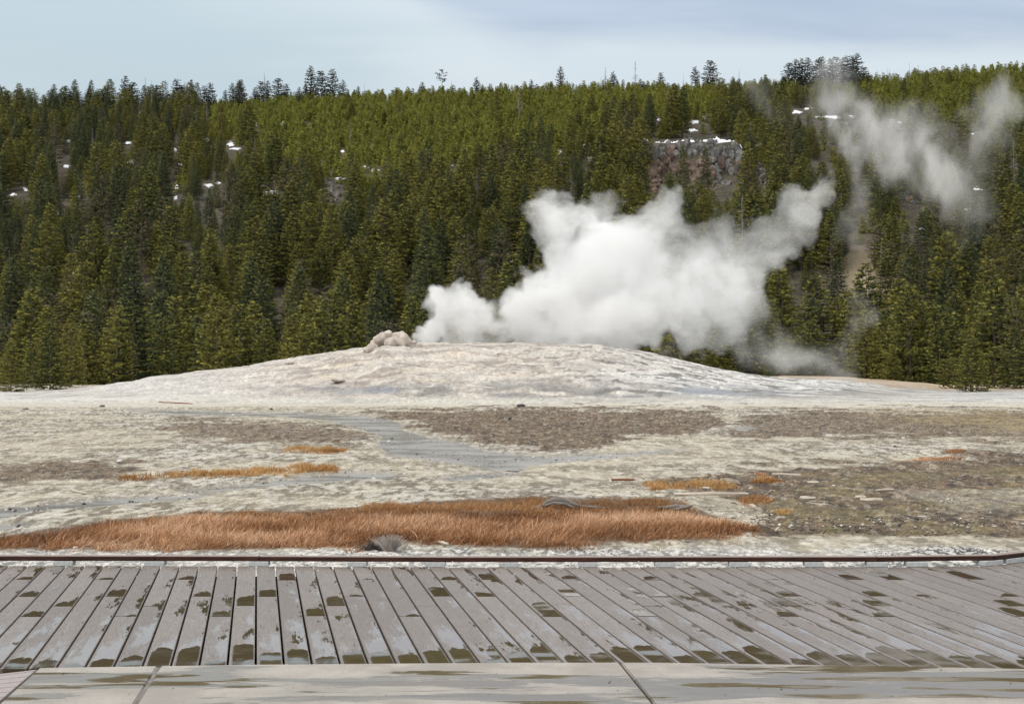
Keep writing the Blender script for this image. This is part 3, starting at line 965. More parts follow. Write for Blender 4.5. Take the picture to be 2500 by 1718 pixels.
# ------------------------------------------------------------------ trees
def conifer(name, seed, H, Rm, z0, whorl, nb, mat_l, tuft=0.42, sparse=0.0, shape='cone', tris=4, trunk_r=None, low=0.3, lean=0.0, raw=False):
    """one tree: (crown mesh, trunk mesh)"""
    r = np.random.default_rng(seed)
    V, T, tint = [], [], []
    z = z0
    while z < H - 0.15:
        t = (z - z0) / (H - z0)
        if shape == 'cone':
            L0 = Rm * (1 - t) ** 0.66 * (0.75 + 0.25 * min(1, t * 4 + 0.3))
        elif shape == 'column':
            L0 = Rm * min(1, 1.25 * (1 - t) ** 0.55) * (0.75 + 0.25 * min(1, t * 3))
        else:      # round
            L0 = Rm * math.sqrt(max(0.03, 1 - (2 * t - 0.85) ** 2 * 0.8)) * (1 if t < .75 else (1 - t) / .25 * .7 + .3)
        n = max(3, int(round(nb * (0.55 + 0.45 * (1 - t)))))
        a0 = r.uniform(0, 6.28)
        for k in range(n):
            if r.random() < sparse:
                continue
            az = a0 + 2 * math.pi * k / n + r.normal(0, 0.22)
            blob = float(vnoise(az * 1.3 + seed, z * 0.75, seed))
            L = L0 * (0.78 + 0.36 * blob) * r.uniform(0.86, 1.10) + 0.10
            dx, dy = math.cos(az), math.sin(az)
            droop = r.uniform(-0.30, 0.02) if shape == 'cone' else r.uniform(-0.12, 0.25)
            ns = max(1, int(L / (tuft * 0.62)))
            btone = r.uniform(0.0, 0.30)
            zz = z + r.uniform(-0.5, 0.5) * whorl
            for s in range(ns):
                fr_ = (s + 0.75 + r.uniform(-.25, .25)) / ns
                if fr_ < low and ns > 2:
                    continue
                rad = L * fr_
                cz = zz + droop * rad + 0.20 * (fr_ ** 2) * L
                side = r.normal(0, 0.16) * rad
                c = np.array([dx * rad - dy * side, dy * rad + dx * side, cz])
                tn = btone + 0.60 * fr_ ** 2 + r.uniform(-0.05, 0.08)  # inner crown shade and sunlit branch tips painted into the tint
                T.append((*c, dx, dy, tn))
        z += whorl * (1 - 0.35 * t) * r.uniform(0.8, 1.2)
    Q = np.repeat(np.array(T), tris, axis=0)
    m = len(Q)
    d = np.stack([Q[:, 3], Q[:, 4], np.zeros(m)], -1) * r.uniform(0.1, 1.0, (m, 1)) + r.normal(0, 0.55, (m, 3)) * np.array([1, 1, .6]) + np.array([0, 0, 0.40])
    d /= np.linalg.norm(d, axis=1, keepdims=True) + 1e-6
    sd_ = np.cross(d, r.normal(0, 1, (m, 3)))
    sd_ /= np.linalg.norm(sd_, axis=1, keepdims=True) + 1e-6
    ln = tuft * r.uniform(0.6, 1.15, (m, 1))
    wd = tuft * r.uniform(0.15, 0.27, (m, 1))
    b0_ = Q[:, :3] + r.normal(0, 0.14, (m, 3)) * tuft - d * ln * 0.3
    V = np.stack([b0_ - sd_ * wd, b0_ + sd_ * wd, b0_ + d * ln], 1).reshape(-1, 3)
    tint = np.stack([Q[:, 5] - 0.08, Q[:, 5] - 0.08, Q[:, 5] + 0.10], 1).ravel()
    T = np.arange(m * 3, dtype=np.int32).reshape(-1, 3)
    # leading shoot and trunk
    tr = trunk_r or H * 0.0115
    bend = [(r.normal(0, 0.05) + lean * i, r.normal(0, 0.05), H * 0.985 * i / 6) for i in range(7)]
    bend[0] = (0, 0, -1.2)
    tv, tq = tube(bend, [tr * (1 - 0.93 * i / 6) for i in range(7)], 5)
    if lean:
        V[:, 0] += lean * 6 * (V[:, 2] / H)
    if raw:
        return V, T, tint, tv, tq
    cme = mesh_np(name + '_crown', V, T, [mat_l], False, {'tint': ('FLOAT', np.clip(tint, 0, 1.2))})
    tme = mesh_np(name + '_trunk', [tuple(v) for v in tv], tq, [M['bark']])
    return cme, tme


def dead_tree(name, seed, H, n=60, Lm=1.1, tr=None, z0=0.15, droop=-0.25):
    r = random.Random(seed)
    tr = tr or H * 0.011
    path = [(r.gauss(0, 0.05), r.gauss(0, 0.05), H * i / 7) for i in range(8)]
    path[0] = (0, 0, -1.0)
    tv, tq = tube(path, [tr * (1 - 0.9 * i / 7) for i in range(8)], 5)
    bv, bq = [], []
    for k in range(n):
        t = z0 + (1 - z0) * r.random() ** 0.9
        az = r.uniform(0, 6.28)
        L = Lm * (1.15 - t) * r.uniform(0.35, 1.1)
        p0 = Vector((0, 0, H * t))
        d = Vector((math.cos(az), math.sin(az), droop + r.uniform(-.25, .3)))
        p1 = p0 + d * L * 0.55 + Vector((0, 0, 0.05))
        p2 = p0 + d * L + Vector((r.uniform(-.1, .1), r.uniform(-.1, .1), r.uniform(-.25, .12))) * L
        v_, q_ = tube([p0, p1, p2], [0.030, 0.018, 0.006], 3)
        b0_ = len(bv)
        bv += v_
        bq += [tuple(i + b0_ for i in f) for f in q_]
        for _ in range(3):
            s = r.uniform(.35, .95)
            e0 = p0.lerp(p2, s)
            e1 = e0 + Vector((r.uniform(-1, 1), r.uniform(-1, 1), r.uniform(-.9, .3))) * L * 0.35
            v_, q_ = tube([e0, e1], [0.014, 0.005], 3)
            b0_ = len(bv)
            bv += v_
            bq += [tuple(i + b0_ for i in f) for f in q_]
    a = mesh_np(name + '_trunk', [tuple(v) for v in tv], tq, [M['deadwood']])
    b = mesh_np(name + '_branches', [tuple(v) for v in bv], bq, [M['deadwood']])
    return b, a


# kinds of tree, each a (crown, trunk) pair of meshes with its own height in metres
KIND = {}


def reg(key, H, pair):
    KIND.setdefault(key, []).append((H, *pair))


for i in range(4):
    reg('olive', 10, conifer('olive_pine', 100 + i, 10, 2.05, 0.5, 0.38, 11, M['leaf_olive'], 0.24, 0.04, 'cone', 6))
for i in range(3):
    reg('olive', 10, conifer('olive_pine', 120 + i, 10, 1.60, 1.0, 0.38, 9, M['leaf_olive'], 0.26, 0.10, 'column', 6))
for i in range(2):
    reg('bushy', 5, conifer('bushy_pine', 140 + i, 5, 1.55, 0.15, 0.34, 9, M['leaf_olive'], 0.23, 0.05, 'round', 6))
for i in range(4):
    reg('dark', 12, conifer('dark_spruce', 160 + i, 12, 1.75, 0.8, 0.40, 10, M['leaf_dark'], 0.28, 0.05, 'cone', 5))
for i in range(2):
    reg('brown', 10, conifer('thin_brownish_pine', 180 + i, 10, 1.5, 2.2, 0.5, 7, M['leaf_brown'], 0.28, 0.30, 'column', 5))
for i in range(4):
    reg('young', 4.2, conifer('young_pine', 200 + i, 4.2, 0.95, 0.1, 0.36, 6, M['leaf_young'], 0.34, 0.0, 'cone', 5, None, 0.2))
for i in range(3):
    reg('dead', 11, dead_tree('dead_tree', 220 + i, 11, 90, 1.5))
for i in range(2):
    reg('snag', 9, dead_tree('bare_snag', 240 + i, 9, 14, 0.9, 0.14))
for i in range(4):
    reg('ridge', 11, conifer('ridge_pine', 260 + i, 11, (0.95, 1.3, 1.1, 1.6)[i], (3.2, 2.4, 4.6, 3.5)[i], 0.48, 8, M['leaf_sky'], 0.34, 0.16, 'column', 5, 0.12, 0.15))
reg('tuftpine', 10, conifer('tufted_pine', 281, 10, 1.3, 6.0, 0.55, 6, M['leaf_sky'], 0.42, 0.3, 'round', 4, 0.10, 0.2))


def plant(name, key, idx, p, h, label, cat, group=None, rz=None, widen=1.0):
    H, cme, tme = KIND[key][idx % len(KIND[key])]
    s = h / H
    root = bpy.data.objects.new(name, None)
    col.objects.link(root)
    root.location = p
    root.rotation_euler = (0, 0, random.uniform(0, 6.28) if rz is None else rz)
    root.scale = (s * widen, s * widen, s)
    root.empty_display_size = 0.5
    tag(root, label, cat, group)
    a = link('branches' if key in ('dead', 'snag') else 'crown', cme, root)
    b = link('trunk', tme, root)
    return root


ORD = ('first second third fourth fifth sixth seventh eighth ninth tenth eleventh twelfth thirteenth fourteenth fifteenth sixteenth seventeenth eighteenth nineteenth '
       'twentieth twenty-first twenty-second twenty-third twenty-fourth twenty-fifth twenty-sixth twenty-seventh twenty-eighth twenty-ninth thirtieth').split()

# the 270 or so trees at the foot of the hill: things of their own, standing in rows behind the mound
ROWD = [90, 103, 121, 127, 133, 139.5, 146, 153, 160, 167.5, 175, 183, 191, 200, 209]
n_front = 0
for r_i, D in enumerate(ROWD):
    n = 25
    row = []
    for k in range(n):
        px_ = -60 + 2620 * (k + 0.5 + random.uniform(-.36, .36)) / n
        d = D + random.uniform(-2.6, 2.6)
        x = (px_ - CX) / F * d
        z = float(terr(x, d))
        if r_i < 2 and (170 + 60 * r_i < px_ < 2360 - 110 * r_i):
            continue
        v = random.random()
        if r_i < 3:
            key, h = random.choice([('olive', random.uniform(5, 9)), ('bushy', random.uniform(3.4, 5.4)), ('olive', random.uniform(6, 9.5))])
            if px_ > 1900:
                h *= 0.8
        elif v < 0.60:
            key, h = 'olive', random.uniform(7.5, 12.5)
        elif v < 0.86:
            key, h = 'dark', random.uniform(8.5, 13.5)
        elif v < 0.95:
            key, h = 'brown', random.uniform(7.5, 11)
        else:
            key, h = 'bushy', random.uniform(4, 6)
        if 1900 < px_ < 2150 and r_i > 2:
            if random.random() < 0.45:
                continue
        if r_i < 5:
            h *= (0.62, 0.75, 0.86, 0.92, 1.0)[r_i]
        by = HZ - (z - CH) / d * F
        if blocked(px_, by, by - h * F / d, 1.2 * F / d, 0.5):
            h *= 0.6
        row.append((px_, x, d, z, key, h))
    row.sort()
    for k, (px_, x, d, z, key, h) in enumerate(row):
        size = 'tall' if h > 10.5 else ('low' if h < 6 else 'middling')
        tone = {'olive': 'olive green pine', 'bushy': 'rounded bushy olive pine', 'dark': 'dark green spruce', 'brown': 'thin brownish pine'}[key]
        where = 'of the wood'
        rowname = 'front row' if r_i == 0 else ORD[r_i] + ' row'
        m_ = len(row)
        if k < m_ // 2:
            o_, side = ORD[k], 'left'
        else:
            o_, side = ORD[m_ - 1 - k], 'right'
        lab = f'{size} {tone}, {o_} from the {side} in the {rowname} {where}'
        plant('spruce_tree' if key == 'dark' else 'pine_tree', key, random.randrange(9), (x, d, z - 0.1), h, lab, 'tree', 'trees at the foot of the hill', None, random.uniform(1.2, 1.7))
        n_front += 1

# grey dead trees that stand out in the wood: photo x, top row, base row, label
for px_, tp, bp_, key, lab in [
    (12, 735, 850, 'dead', 'silver dead tree at the left edge of the wood, lowest of three there'),
    (22, 610, 720, 'dead', 'silver dead tree at the left edge of the wood, above the lowest one'),
    (112, 560, 640, 'dead', 'pale dead tree among dark spruces near the left edge'),
    (178, 575, 660, 'dead', 'grey dead tree with brown twigs in the dark gap, left part of the wood'),
    (824, 683, 775, 'dead', 'silver dead tree standing just left of the steaming cone'),
    (1008, 640, 720, 'dead', 'thin silver dead tree above the left tip of the white steam'),
    (1275, 345, 420, 'snag', 'pale bare snag in the wood above the steam cloud'),
    (856, 290, 380, 'snag', 'thin dark snag standing over young pines, left of centre'),
    (2125, 640, 800, 'dead', 'tall grey dead tree in the opening right of the steam'),
    (2150, 590, 770, 'snag', 'tall pale bare snag in the opening right of the steam'),
    (2095, 650, 790, 'snag', 'bare dark snag at the left side of the opening right of the steam'),
    (2058, 660, 770, 'dead', 'grey dead tree between pines left of the opening'),
    (2425, 610, 690, 'dead', 'silver dead tree in the dark wood near the right edge'),
    (1548, 242, 350, 'snag', 'tall dark bare snag beside the left end of the red cliff'),
    (622, 330, 440, 'snag', 'grey leaning snag among spruces, upper left of the wood'),
    (552, 400, 520, 'snag', 'grey snag over the small pale outcrop, left part of the wood'),
]:
    p = hit(px_, bp_)
    if p is None or p.y < 118:
        d = 150.0
        p = at(px_, bp_, d)
        p.z = float(terr(p.x, d))
    d = p.y
    h = max(3.0, (CH + (HZ - tp) / F * d) - p.z)
    plant('dead_tree' if key == 'dead' else 'bare_snag', key, random.randrange(3), p, h, lab, 'dead tree', widen=1.15)

for px_, tp, bp_, key, lab in [
    (1566, 352, 492, 'olive', 'tall olive pine in front of the left end of the red cliff'),
    (1668, 350, 500, 'dark', 'dark pointed spruce in front of the middle of the red cliff'),
    (1722, 356, 508, 'dark', 'broad dark spruce between the red and the grey rock of the cliff'),
    (1632, 428, 515, 'olive', 'small olive pine at the foot of the red cliff'),
    (1700, 440, 520, 'bushy', 'bushy low pine at the foot of the cliff between two spruces'),
    (1826, 346, 520, 'olive', 'tall single pine at the right end of the cliff'),
    (1892, 372, 530, 'dark', 'dark spruce right of the cliff above the steam'),
    (1945, 402, 500, 'olive', 'olive pine above the upper right tip of the steam cloud'),
    (2152, 412, 560, 'dark', 'tall dark spruce between drifts of steam, upper right'),
    (2044, 724, 806, 'bushy', 'bright olive pine behind the low steam, right of the mound'),
]:
    p = hit(px_, bp_)
    h = max(3.0, (CH + (HZ - tp) / F * p.y) - p.z)
    plant('spruce_tree' if key == 'dark' else 'pine_tree', key, random.randrange(4), p, h, lab, 'tree', None, None, 1.1)

# tall trees that break the skyline: photo (2322 wide) x, top row, kind, label
SKYT = [
    (14, 207, 'ridge', 1), (42, 205, 'ridge', 0), (120, 200, 'ridge', 1), (147, 192, 'ridge', 3), (200, 200, 'ridge', 1), (222, 199, 'ridge', 1), (283, 170, 'ridge', 0), (300, 184, 'ridge', 3), (328, 171, 'snag', 0), (343, 180, 'snag', 1),
    (358, 192, 'ridge', 3), (376, 193, 'snag', 0), (400, 177, 'ridge', 1), (412, 190, 'ridge', 3), (437, 190, 'ridge', 0), (462, 192, 'ridge', 1), (477, 186, 'ridge', 1), (510, 202, 'ridge', 0), (526, 186, 'ridge', 0), (544, 178, 'ridge', 1),
    (577, 196, 'ridge', 0), (592, 182, 'ridge', 3), (600, 162, 'snag', 1), (606, 181, 'ridge', 0), (630, 175, 'ridge', 3), (650, 188, 'ridge', 1), (678, 195, 'ridge', 0), (692, 188, 'ridge', 0), (704, 147, 'ridge', 0),
    (727, 158, 'ridge', 3), (753, 154, 'ridge', 1), (777, 180, 'ridge', 2), (812, 193, 'ridge', 0), (826, 186, 'snag', 0), (1002, 154, 'tuftpine', 0), (1024, 180, 'snag', 1), (958, 184, 'ridge', 1), (1081, 173, 'ridge', 2),
    (1271, 149, 'ridge', 0), (1205, 178, 'ridge', 0), (1373, 149, 'dead', 0), (1391, 160, 'ridge', 2), (1287, 174, 'snag', 0), (1362, 170, 'snag', 1), (1400, 180, 'ridge', 0), (1413, 178, 'ridge', 0), (1441, 137, 'dead', 1),
    (1459, 182, 'ridge', 3), (1499, 162, 'ridge', 1), (1550, 165, 'snag', 0), (1577, 149, 'ridge', 2), (1611, 134, 'ridge', 3), (1626, 148, 'dead', 2), (1662, 172, 'ridge', 2), (1676, 156, 'snag', 1),
    (1738, 168, 'ridge', 2), (1776, 172, 'ridge', 3), (1790, 140, 'ridge', 3), (1806, 132, 'ridge', 1), (1818, 130, 'ridge', 0), (1832, 128, 'ridge', 1), (1858, 130, 'ridge', 3), (1864, 126, 'ridge', 1), (1885, 130, 'ridge', 1), (1897, 126, 'ridge', 3),
    (1912, 128, 'ridge', 0), (1922, 124, 'ridge', 1), (1934, 124, 'ridge', 0), (1945, 119, 'ridge', 1), (1962, 150, 'ridge', 3), (2013, 150, 'snag', 0), (2018, 152, 'snag', 1), (2063, 140, 'snag', 0), (2083, 145, 'dead', 1), (2136, 146, 'snag', 1), (2310, 140, 'snag', 0),
]
names_k = {'ridge': ('ridge_pine', 'dark skyline pine', 'tree'), 'snag': ('bare_snag', 'thin bare snag', 'dead tree'), 'dead': ('dead_tree', 'gaunt dead pine', 'dead tree'), 'tuftpine': ('ridge_pine', 'bare-stemmed pine with a tufted top', 'tree')}
marks = [(0, 'from the left edge'), (283, 'right of the lone tip on the left'), (704, 'right of the left trio'), (1271, 'right of the middle spire'), (1611, 'right of the dark bushy pine'), (1945, 'right of the hazy group')]
cnt = {}
for (dx_, tp, key, ix) in sorted(SKYT):
    px_ = dx_ * K
    d = 470.0 + random.uniform(-6, 6)
    x = (px_ - CX) / F * d
    z = float(terr(x, d))
    h = CH + (HZ - tp * K) / F * d - z
    nm_, lb, ct = names_k[key]
    zone_i = max(i for i, mk in enumerate(marks) if dx_ >= mk[0])
    kk = (nm_, zone_i)
    cnt[kk] = cnt.get(kk, 0) + 1
    if 1785 <= dx_ <= 1950 and key == 'ridge':
        cnt['hz'] = cnt.get('hz', 0) + 1
        lab = f'hazy tall ridge pine above drifting steam, {ORD[cnt["hz"] - 1]} from the left of its group'
    else:
        lab = f'{lb}, {ORD[cnt[kk] - 1]} {marks[zone_i][1]}'
    plant(nm_, key, ix, (x, d, z - 0.2), h, lab, ct, 'trees along the skyline', None, 1.7 if key == 'ridge' else 1.3)

# the rest of the wood: one mass
pts, kidx, scl, rot = [], [], [], []
SRC = []          # source meshes joined crown + trunk
order = [('olive', k) for k in range(7)] + [('dark', k) for k in range(4)] + [('brown', 0), ('brown', 1)] + [('young', k) for k in range(4)] + [('dead', 0), ('ridge', 1), ('ridge', 3)]
lib = bpy.data.collections.new('wood_sources')
for i, (key, k) in enumerate(order):
    H, cme, tme = KIND[key][k]
    bm = bmesh.new()
    bm.from_mesh(cme)
    nf = len(bm.faces)
    bm.from_mesh(tme)
    bm.faces.ensure_lookup_table()
    for f in bm.faces[nf:]:
        f.material_index = 1
    me = bpy.data.meshes.new('wood_tree')
    bm.to_mesh(me)
    bm.free()
    me.materials.append(cme.materials[0])
    me.materials.append(tme.materials[0])
    o = bpy.data.objects.new('wood_tree_%02d' % i, me)
    lib.objects.link(o)
    SRC.append((o, H))
first = {}
for i, (key, k) in enumerate(order):
    first.setdefault(key, []).append(i)

fr = 0.43


def young_share(px_, sy):
    """how far a spot of the hill belongs to the young stand (photo pixels)"""
    lim = np.interp(px_, [-2000, 380, 520, 700, 900, 1200, 1400, 1560, 1830, 1960, 2080, 2300, 2500, 4500], [-10, 215, 320, 420, 480, 450, 395, 310, 270, 245, 285, 350, 390, 400])
    return sstep(-22, 22, lim + (float(fbm(px_ / 90., sy / 60., 301, 3)) - 0.5) * 70 - sy)


y = 150.0
while y < 492:
    step = 4.8 if y > 210 else 9.0
    xw = y * fr
    x = -xw
    while x < xw:
        xx = x + random.uniform(-1.9, 1.9)
        yy = y + random.uniform(-2.4, 2.4)
        x += 3.9 if y > 210 else 7.0
        z = float(terr(xx, yy))
        px_ = xx / yy * F + CX
        by = HZ - (z - CH) / yy * F
        ys = young_share(px_, by)
        if random.random() < ys:
            # a dense stand of saplings fills this cell
            for _ in range(3):
                x3 = xx + random.uniform(-2.2, 2.2)
                y3 = yy + random.uniform(-2.8, 2.8)
                z3 = float(terr(x3, y3))
                h = random.uniform(2.2, 5.0)
                b3 = HZ - (z3 - CH) / y3 * F
                p3 = x3 / y3 * F + CX
                if blocked(p3, b3, b3 - h * F / y3, 0.6 * F / y3, 0.6):
                    continue
                i = random.choice(first['young'])
                pts.append((x3, y3, z3 - 0.1))
                kidx.append(i)
                s = h / SRC[i][1]
                scl.append((s * random.uniform(1.0, 1.45), s * random.uniform(1.0, 1.45), s))
                rot.append(random.uniform(0, 6.28))
            if random.random() > 0.035:
                continue
        v = random.random()
        left = 1 - sstep(300, 900, px_)
        if v < 0.58 - 0.26 * left:
            key = 'olive'
        elif v < 0.90:
            key = 'dark'
        elif v < 0.965:
            key = 'brown'
        else:
            key = 'dead'
        h = random.uniform(5.0, 11.5) * (1.0 if yy < 380 else 0.85)
        if yy > 425:
            h = 4.0 + 8.0 * random.random() ** 1.8 if px_ < 760 else 3.0 + 4.0 * random.random() ** 2
        if yy < 210:
            h *= 0.75
        done = False
        for tr_ in range(3):
            if not blocked(px_, by, by - h * F / yy, 1.1 * F / yy, 0.85):
                done = True
                break
            h *= 0.55
            if h < 2.4:
                break
        if not done:
            continue
        if h < 4 and key in ('olive', 'dark'):
            key = 'young'
        i = random.choice(first[key])
        pts.append((xx, yy, z - 0.1))
        kidx.append(i)
        s = h / SRC[i][1]
        wd = s * random.uniform(1.2, 1.7)
        scl.append((wd, wd, s))
        rot.append(random.uniform(0, 6.28))
    y += step

wood_me = mesh_np('wood', np.array(pts), [], [M['leaf_olive']], attrs={'pick': ('INT', kidx), 'size': ('FLOAT_VECTOR', scl), 'turn': ('FLOAT', rot)})
wood = link('pine_wood', wood_me)
tag(wood, 'dense pine wood covering the upper hillside', kind='stuff')
ng = bpy.data.node_groups.new('wood_scatter', 'GeometryNodeTree')
ng.interface.new_socket('Geometry', in_out='INPUT', socket_type='NodeSocketGeometry')
ng.interface.new_socket('Geometry', in_out='OUTPUT', socket_type='NodeSocketGeometry')
g = NT(ng)
gi = g.node('NodeGroupInput')
go = g.node('NodeGroupOutput')
mp = g.node('GeometryNodeMeshToPoints')
ci = g.node('GeometryNodeCollectionInfo')
ci.inputs['Collection'].default_value = lib
ci.inputs['Separate Children'].default_value = True
ci.inputs['Reset Children'].default_value = True
iop = g.node('GeometryNodeInstanceOnPoints')
iop.inputs['Pick Instance'].default_value = True


def nattr(nm_, typ):
    nd = g.node('GeometryNodeInputNamedAttribute', data_type=typ)
    nd.inputs['Name'].default_value = nm_
    return [o for o in nd.outputs if o.enabled and o.name == 'Attribute'][0]


g.l.new(gi.outputs[0], mp.inputs['Mesh'])
g.l.new(mp.outputs[0], iop.inputs['Points'])
g.l.new(ci.outputs[0], iop.inputs['Instance'])
g.l.new(nattr('pick', 'INT'), iop.inputs['Instance Index'])
g.l.new(nattr('size', 'FLOAT_VECTOR'), iop.inputs['Scale'])
cb = g.node('ShaderNodeCombineXYZ')
g.l.new(nattr('turn', 'FLOAT'), cb.inputs[2])
g.l.new(cb.outputs[0], iop.inputs['Rotation'])
g.l.new(iop.outputs[0], go.inputs[0])
md_ = wood.modifiers.new('scatter', 'NODES')
md_.node_group = ng
print('front trees', n_front, 'wood', len(pts))

# ------------------------------------------------------------------ sinter cone and knobs on the mound
def blob_mesh(name, balls, vox, mat, disp=0.1, dscale=3.0, seed=1, smooth=True):
    """balls (centre, (rx, ry, rz)) fused into one closed skin"""
    bm = bmesh.new()
    for c, rr in balls:
        mt = Matrix.Translation(c) @ Matrix.Diagonal((*rr, 1))
        bmesh.ops.create_icosphere(bm, subdivisions=3, radius=1.0, matrix=mt)
    me = bpy.data.meshes.new(name + '_raw')
    bm.to_mesh(me)
    bm.free()
    o = bpy.data.objects.new(name + '_raw', me)
    col.objects.link(o)
    m_ = o.modifiers.new('r', 'REMESH')
    m_.mode = 'VOXEL'
    m_.voxel_size = vox
    dg = bpy.context.evaluated_depsgraph_get()
    me2 = bpy.data.meshes.new_from_object(o.evaluated_get(dg))
    me2.name = name
    bpy.data.objects.remove(o)
    n = len(me2.vertices)
    co = np.empty(n * 3, np.float32)
    no = np.empty(n * 3, np.float32)
    me2.vertices.foreach_get('co', co)
    me2.vertices.foreach_get('normal', no)
    co = co.reshape(-1, 3)
    no = no.reshape(-1, 3)
    if disp:
        q = (fbm(co[:, 0] * dscale + co[:, 1] * dscale * .7, co[:, 2] * dscale - co[:, 1] * dscale * .5, seed, 4, .6) - .5) * 2 * disp
        q = q + (np.abs(fbm(co[:, 0] * dscale * .5, co[:, 2] * dscale * .6 + co[:, 1], seed + 9, 3) - .5)) * disp
        co = co + no * q[:, None]
        me2.vertices.foreach_set('co', co.ravel())
    me2.materials.clear()
    me2.materials.append(mat)
    if smooth:
        me2.polygons.foreach_set('use_smooth', np.ones(len(me2.polygons), bool))
    me2.update()
    return me2


balls = []
for dx_, dy_, r_ in [(834, 791, 9), (950, 783, 8), (966, 786, 8), (905, 784, 16), (872, 788, 14), (852, 778, 11), (862, 768, 12), (868, 758, 8), (880, 756, 9), (876, 770, 11), (893, 762, 9), (901, 757, 7), (911, 757, 8), (918, 763, 8), (900, 771, 12), (925, 771, 8), (842, 786, 9), (862, 780, 11), (938, 777, 7), (885, 776, 12), (915, 776, 12)]:
    d = 85 + random.uniform(-1.2, 0.8)
    balls.append((at(dx_ * K, (dy_ + 2) * K, d), (r_ * K * d / F * 1.25, r_ * K * d / F * 1.4, r_ * K * d / F * 1.0)))
cone = link('geyser_cone', blob_mesh('geyser_cone', balls, 0.06, M['sinter'], 0.07, 4.5, 3))
tag(cone, 'lumpy pale pink sinter cone on the mound, left of the steam', 'geyser cone')

for sx, sy, rw, rh, mk, lab in [
    (1164, 839, 17, 6, 'sinter_grey', 'low grey sinter knob on the mound crest just under the steam'),
    (1220, 863, 7, 3, 'stone_dark', 'small dark stone high on the middle of the mound'),
    (1308, 862, 10, 3, 'sinter', 'flat pale sinter slab high on the right of the mound'),
    (1007, 890, 10, 4, 'sinter_grey', 'dark edged sinter stone on the left half of the mound'),
    (1373, 878, 16, 4, 'sinter_grey', 'flat cracked sinter slab on the right half of the mound'),
    (1149, 903, 17, 4, 'sinter_grey', 'grey sinter hump halfway down the middle of the mound'),
    (1238, 908, 28, 5, 'sinter', 'broad low sinter hump low on the middle of the mound'),
    (822, 925, 24, 7, 'sinter', 'white capped sinter hump low on the left of the mound'),
    (1150, 858, 14, 4, 'sinter', 'pale pinkish sinter hump below the crest knob'),
    (1500, 932, 34, 4, 'sinter_grey', 'long flat sinter ledge near the right foot of the mound'),
    (1930, 937, 22, 4, 'sinter_grey', 'brown grey sinter lump on the right shoulder of the mound'),
    (800, 868, 16, 5, 'sinter', 'rounded sinter knob on the left skyline of the mound'),
    (706, 884, 14, 5, 'sinter', 'second sinter knob down the left skyline of the mound'),
    (600, 896, 14, 5, 'sinter', 'third sinter knob down the left skyline of the mound'),
    (484, 908, 12, 4, 'sinter', 'lowest sinter knob down the left skyline of the mound'),
]:
    p = hit(sx, sy + 2)
    if p is None or p.y > 100:
        p = hit(sx, sy + 6) or at(sx, sy, 86)
    s = p.y / F
    bl = [(p + Vector((random.uniform(-.5, .5) * rw * s, random.uniform(-.3, .3), random.uniform(-.2, .1) * rh * s)), (rw * s * random.uniform(.35, .6), rw * s * .5, rh * s * random.uniform(.7, 1.1))) for _ in range(5)]
    o = link('sinter_rock', blob_mesh('sinter_rock', bl, max(0.03, rh * s / 5), M[mk], 0.02, 6, sx))
    tag(o, lab, 'sinter rock')

# ------------------------------------------------------------------ boardwalk
DX = (628 - CX) / F                     # boards run along (DX, 1)
ANG = math.atan(-DX)                    # turn of a board about z (local y along the board)
BD = Vector((DX, 1, 0)).normalized()
PITCH_X = 0.149
far_line = np.array([[gpt(a, b, 0).x, gpt(a, b, 0).y] for a, b in [(-900, 1380), (0, 1380.5), (628, 1381.5), (1000, 1383.5), (1250, 1384), (1700, 1383.5), (2200, 1383), (2415, 1381), (2520, 1368), (3300, 1290), (4200, 1235)]])
near_line = np.array([[gpt(a, b, 0).x, gpt(a, b, 0).y] for a, b in [(-1500, 1655), (0, 1631), (628, 1621.5), (1250, 1616.5), (1600, 1616.5), (2189, 1625), (2500, 1632), (4000, 1660)]])


def cross_line(x0, line):
    """point where the board line through (x0 + DX*y, y) meets a polyline x->y"""
    y = 10.0
    for _ in range(12):
        y = float(np.interp(x0 + DX * y, line[:, 0], line[:, 1]))
    return y


def plank_mesh(name, w, y0a, y0b, y1a, y1b, th, mat, ch=0.002):
    """board in its own frame: x across 0..w, y along; ends may be cut aslant"""
    prof = [(0, -th), (0, -ch), (ch, 0), (w - ch, 0), (w, -ch), (w, -th)]
    V, Fq = [], []
    nseg = 2
    for (ya, yb) in ((y0a, y0b), (y1a, y1b)):
        for (x, z) in prof:
            V.append((x, ya + (yb - ya) * x / w, z))
    for k in range(6):
        k2 = (k + 1) % 6
        Fq.append((k, k + 6, k2 + 6, k2))
    Fq.append((0, 1, 2, 3, 4, 5))
    Fq.append((11, 10, 9, 8, 7, 6))
    me = bpy.data.meshes.new(name)
    me.from_pydata(V, [], Fq)
    me.materials.append(mat)
    me.update()
    return me


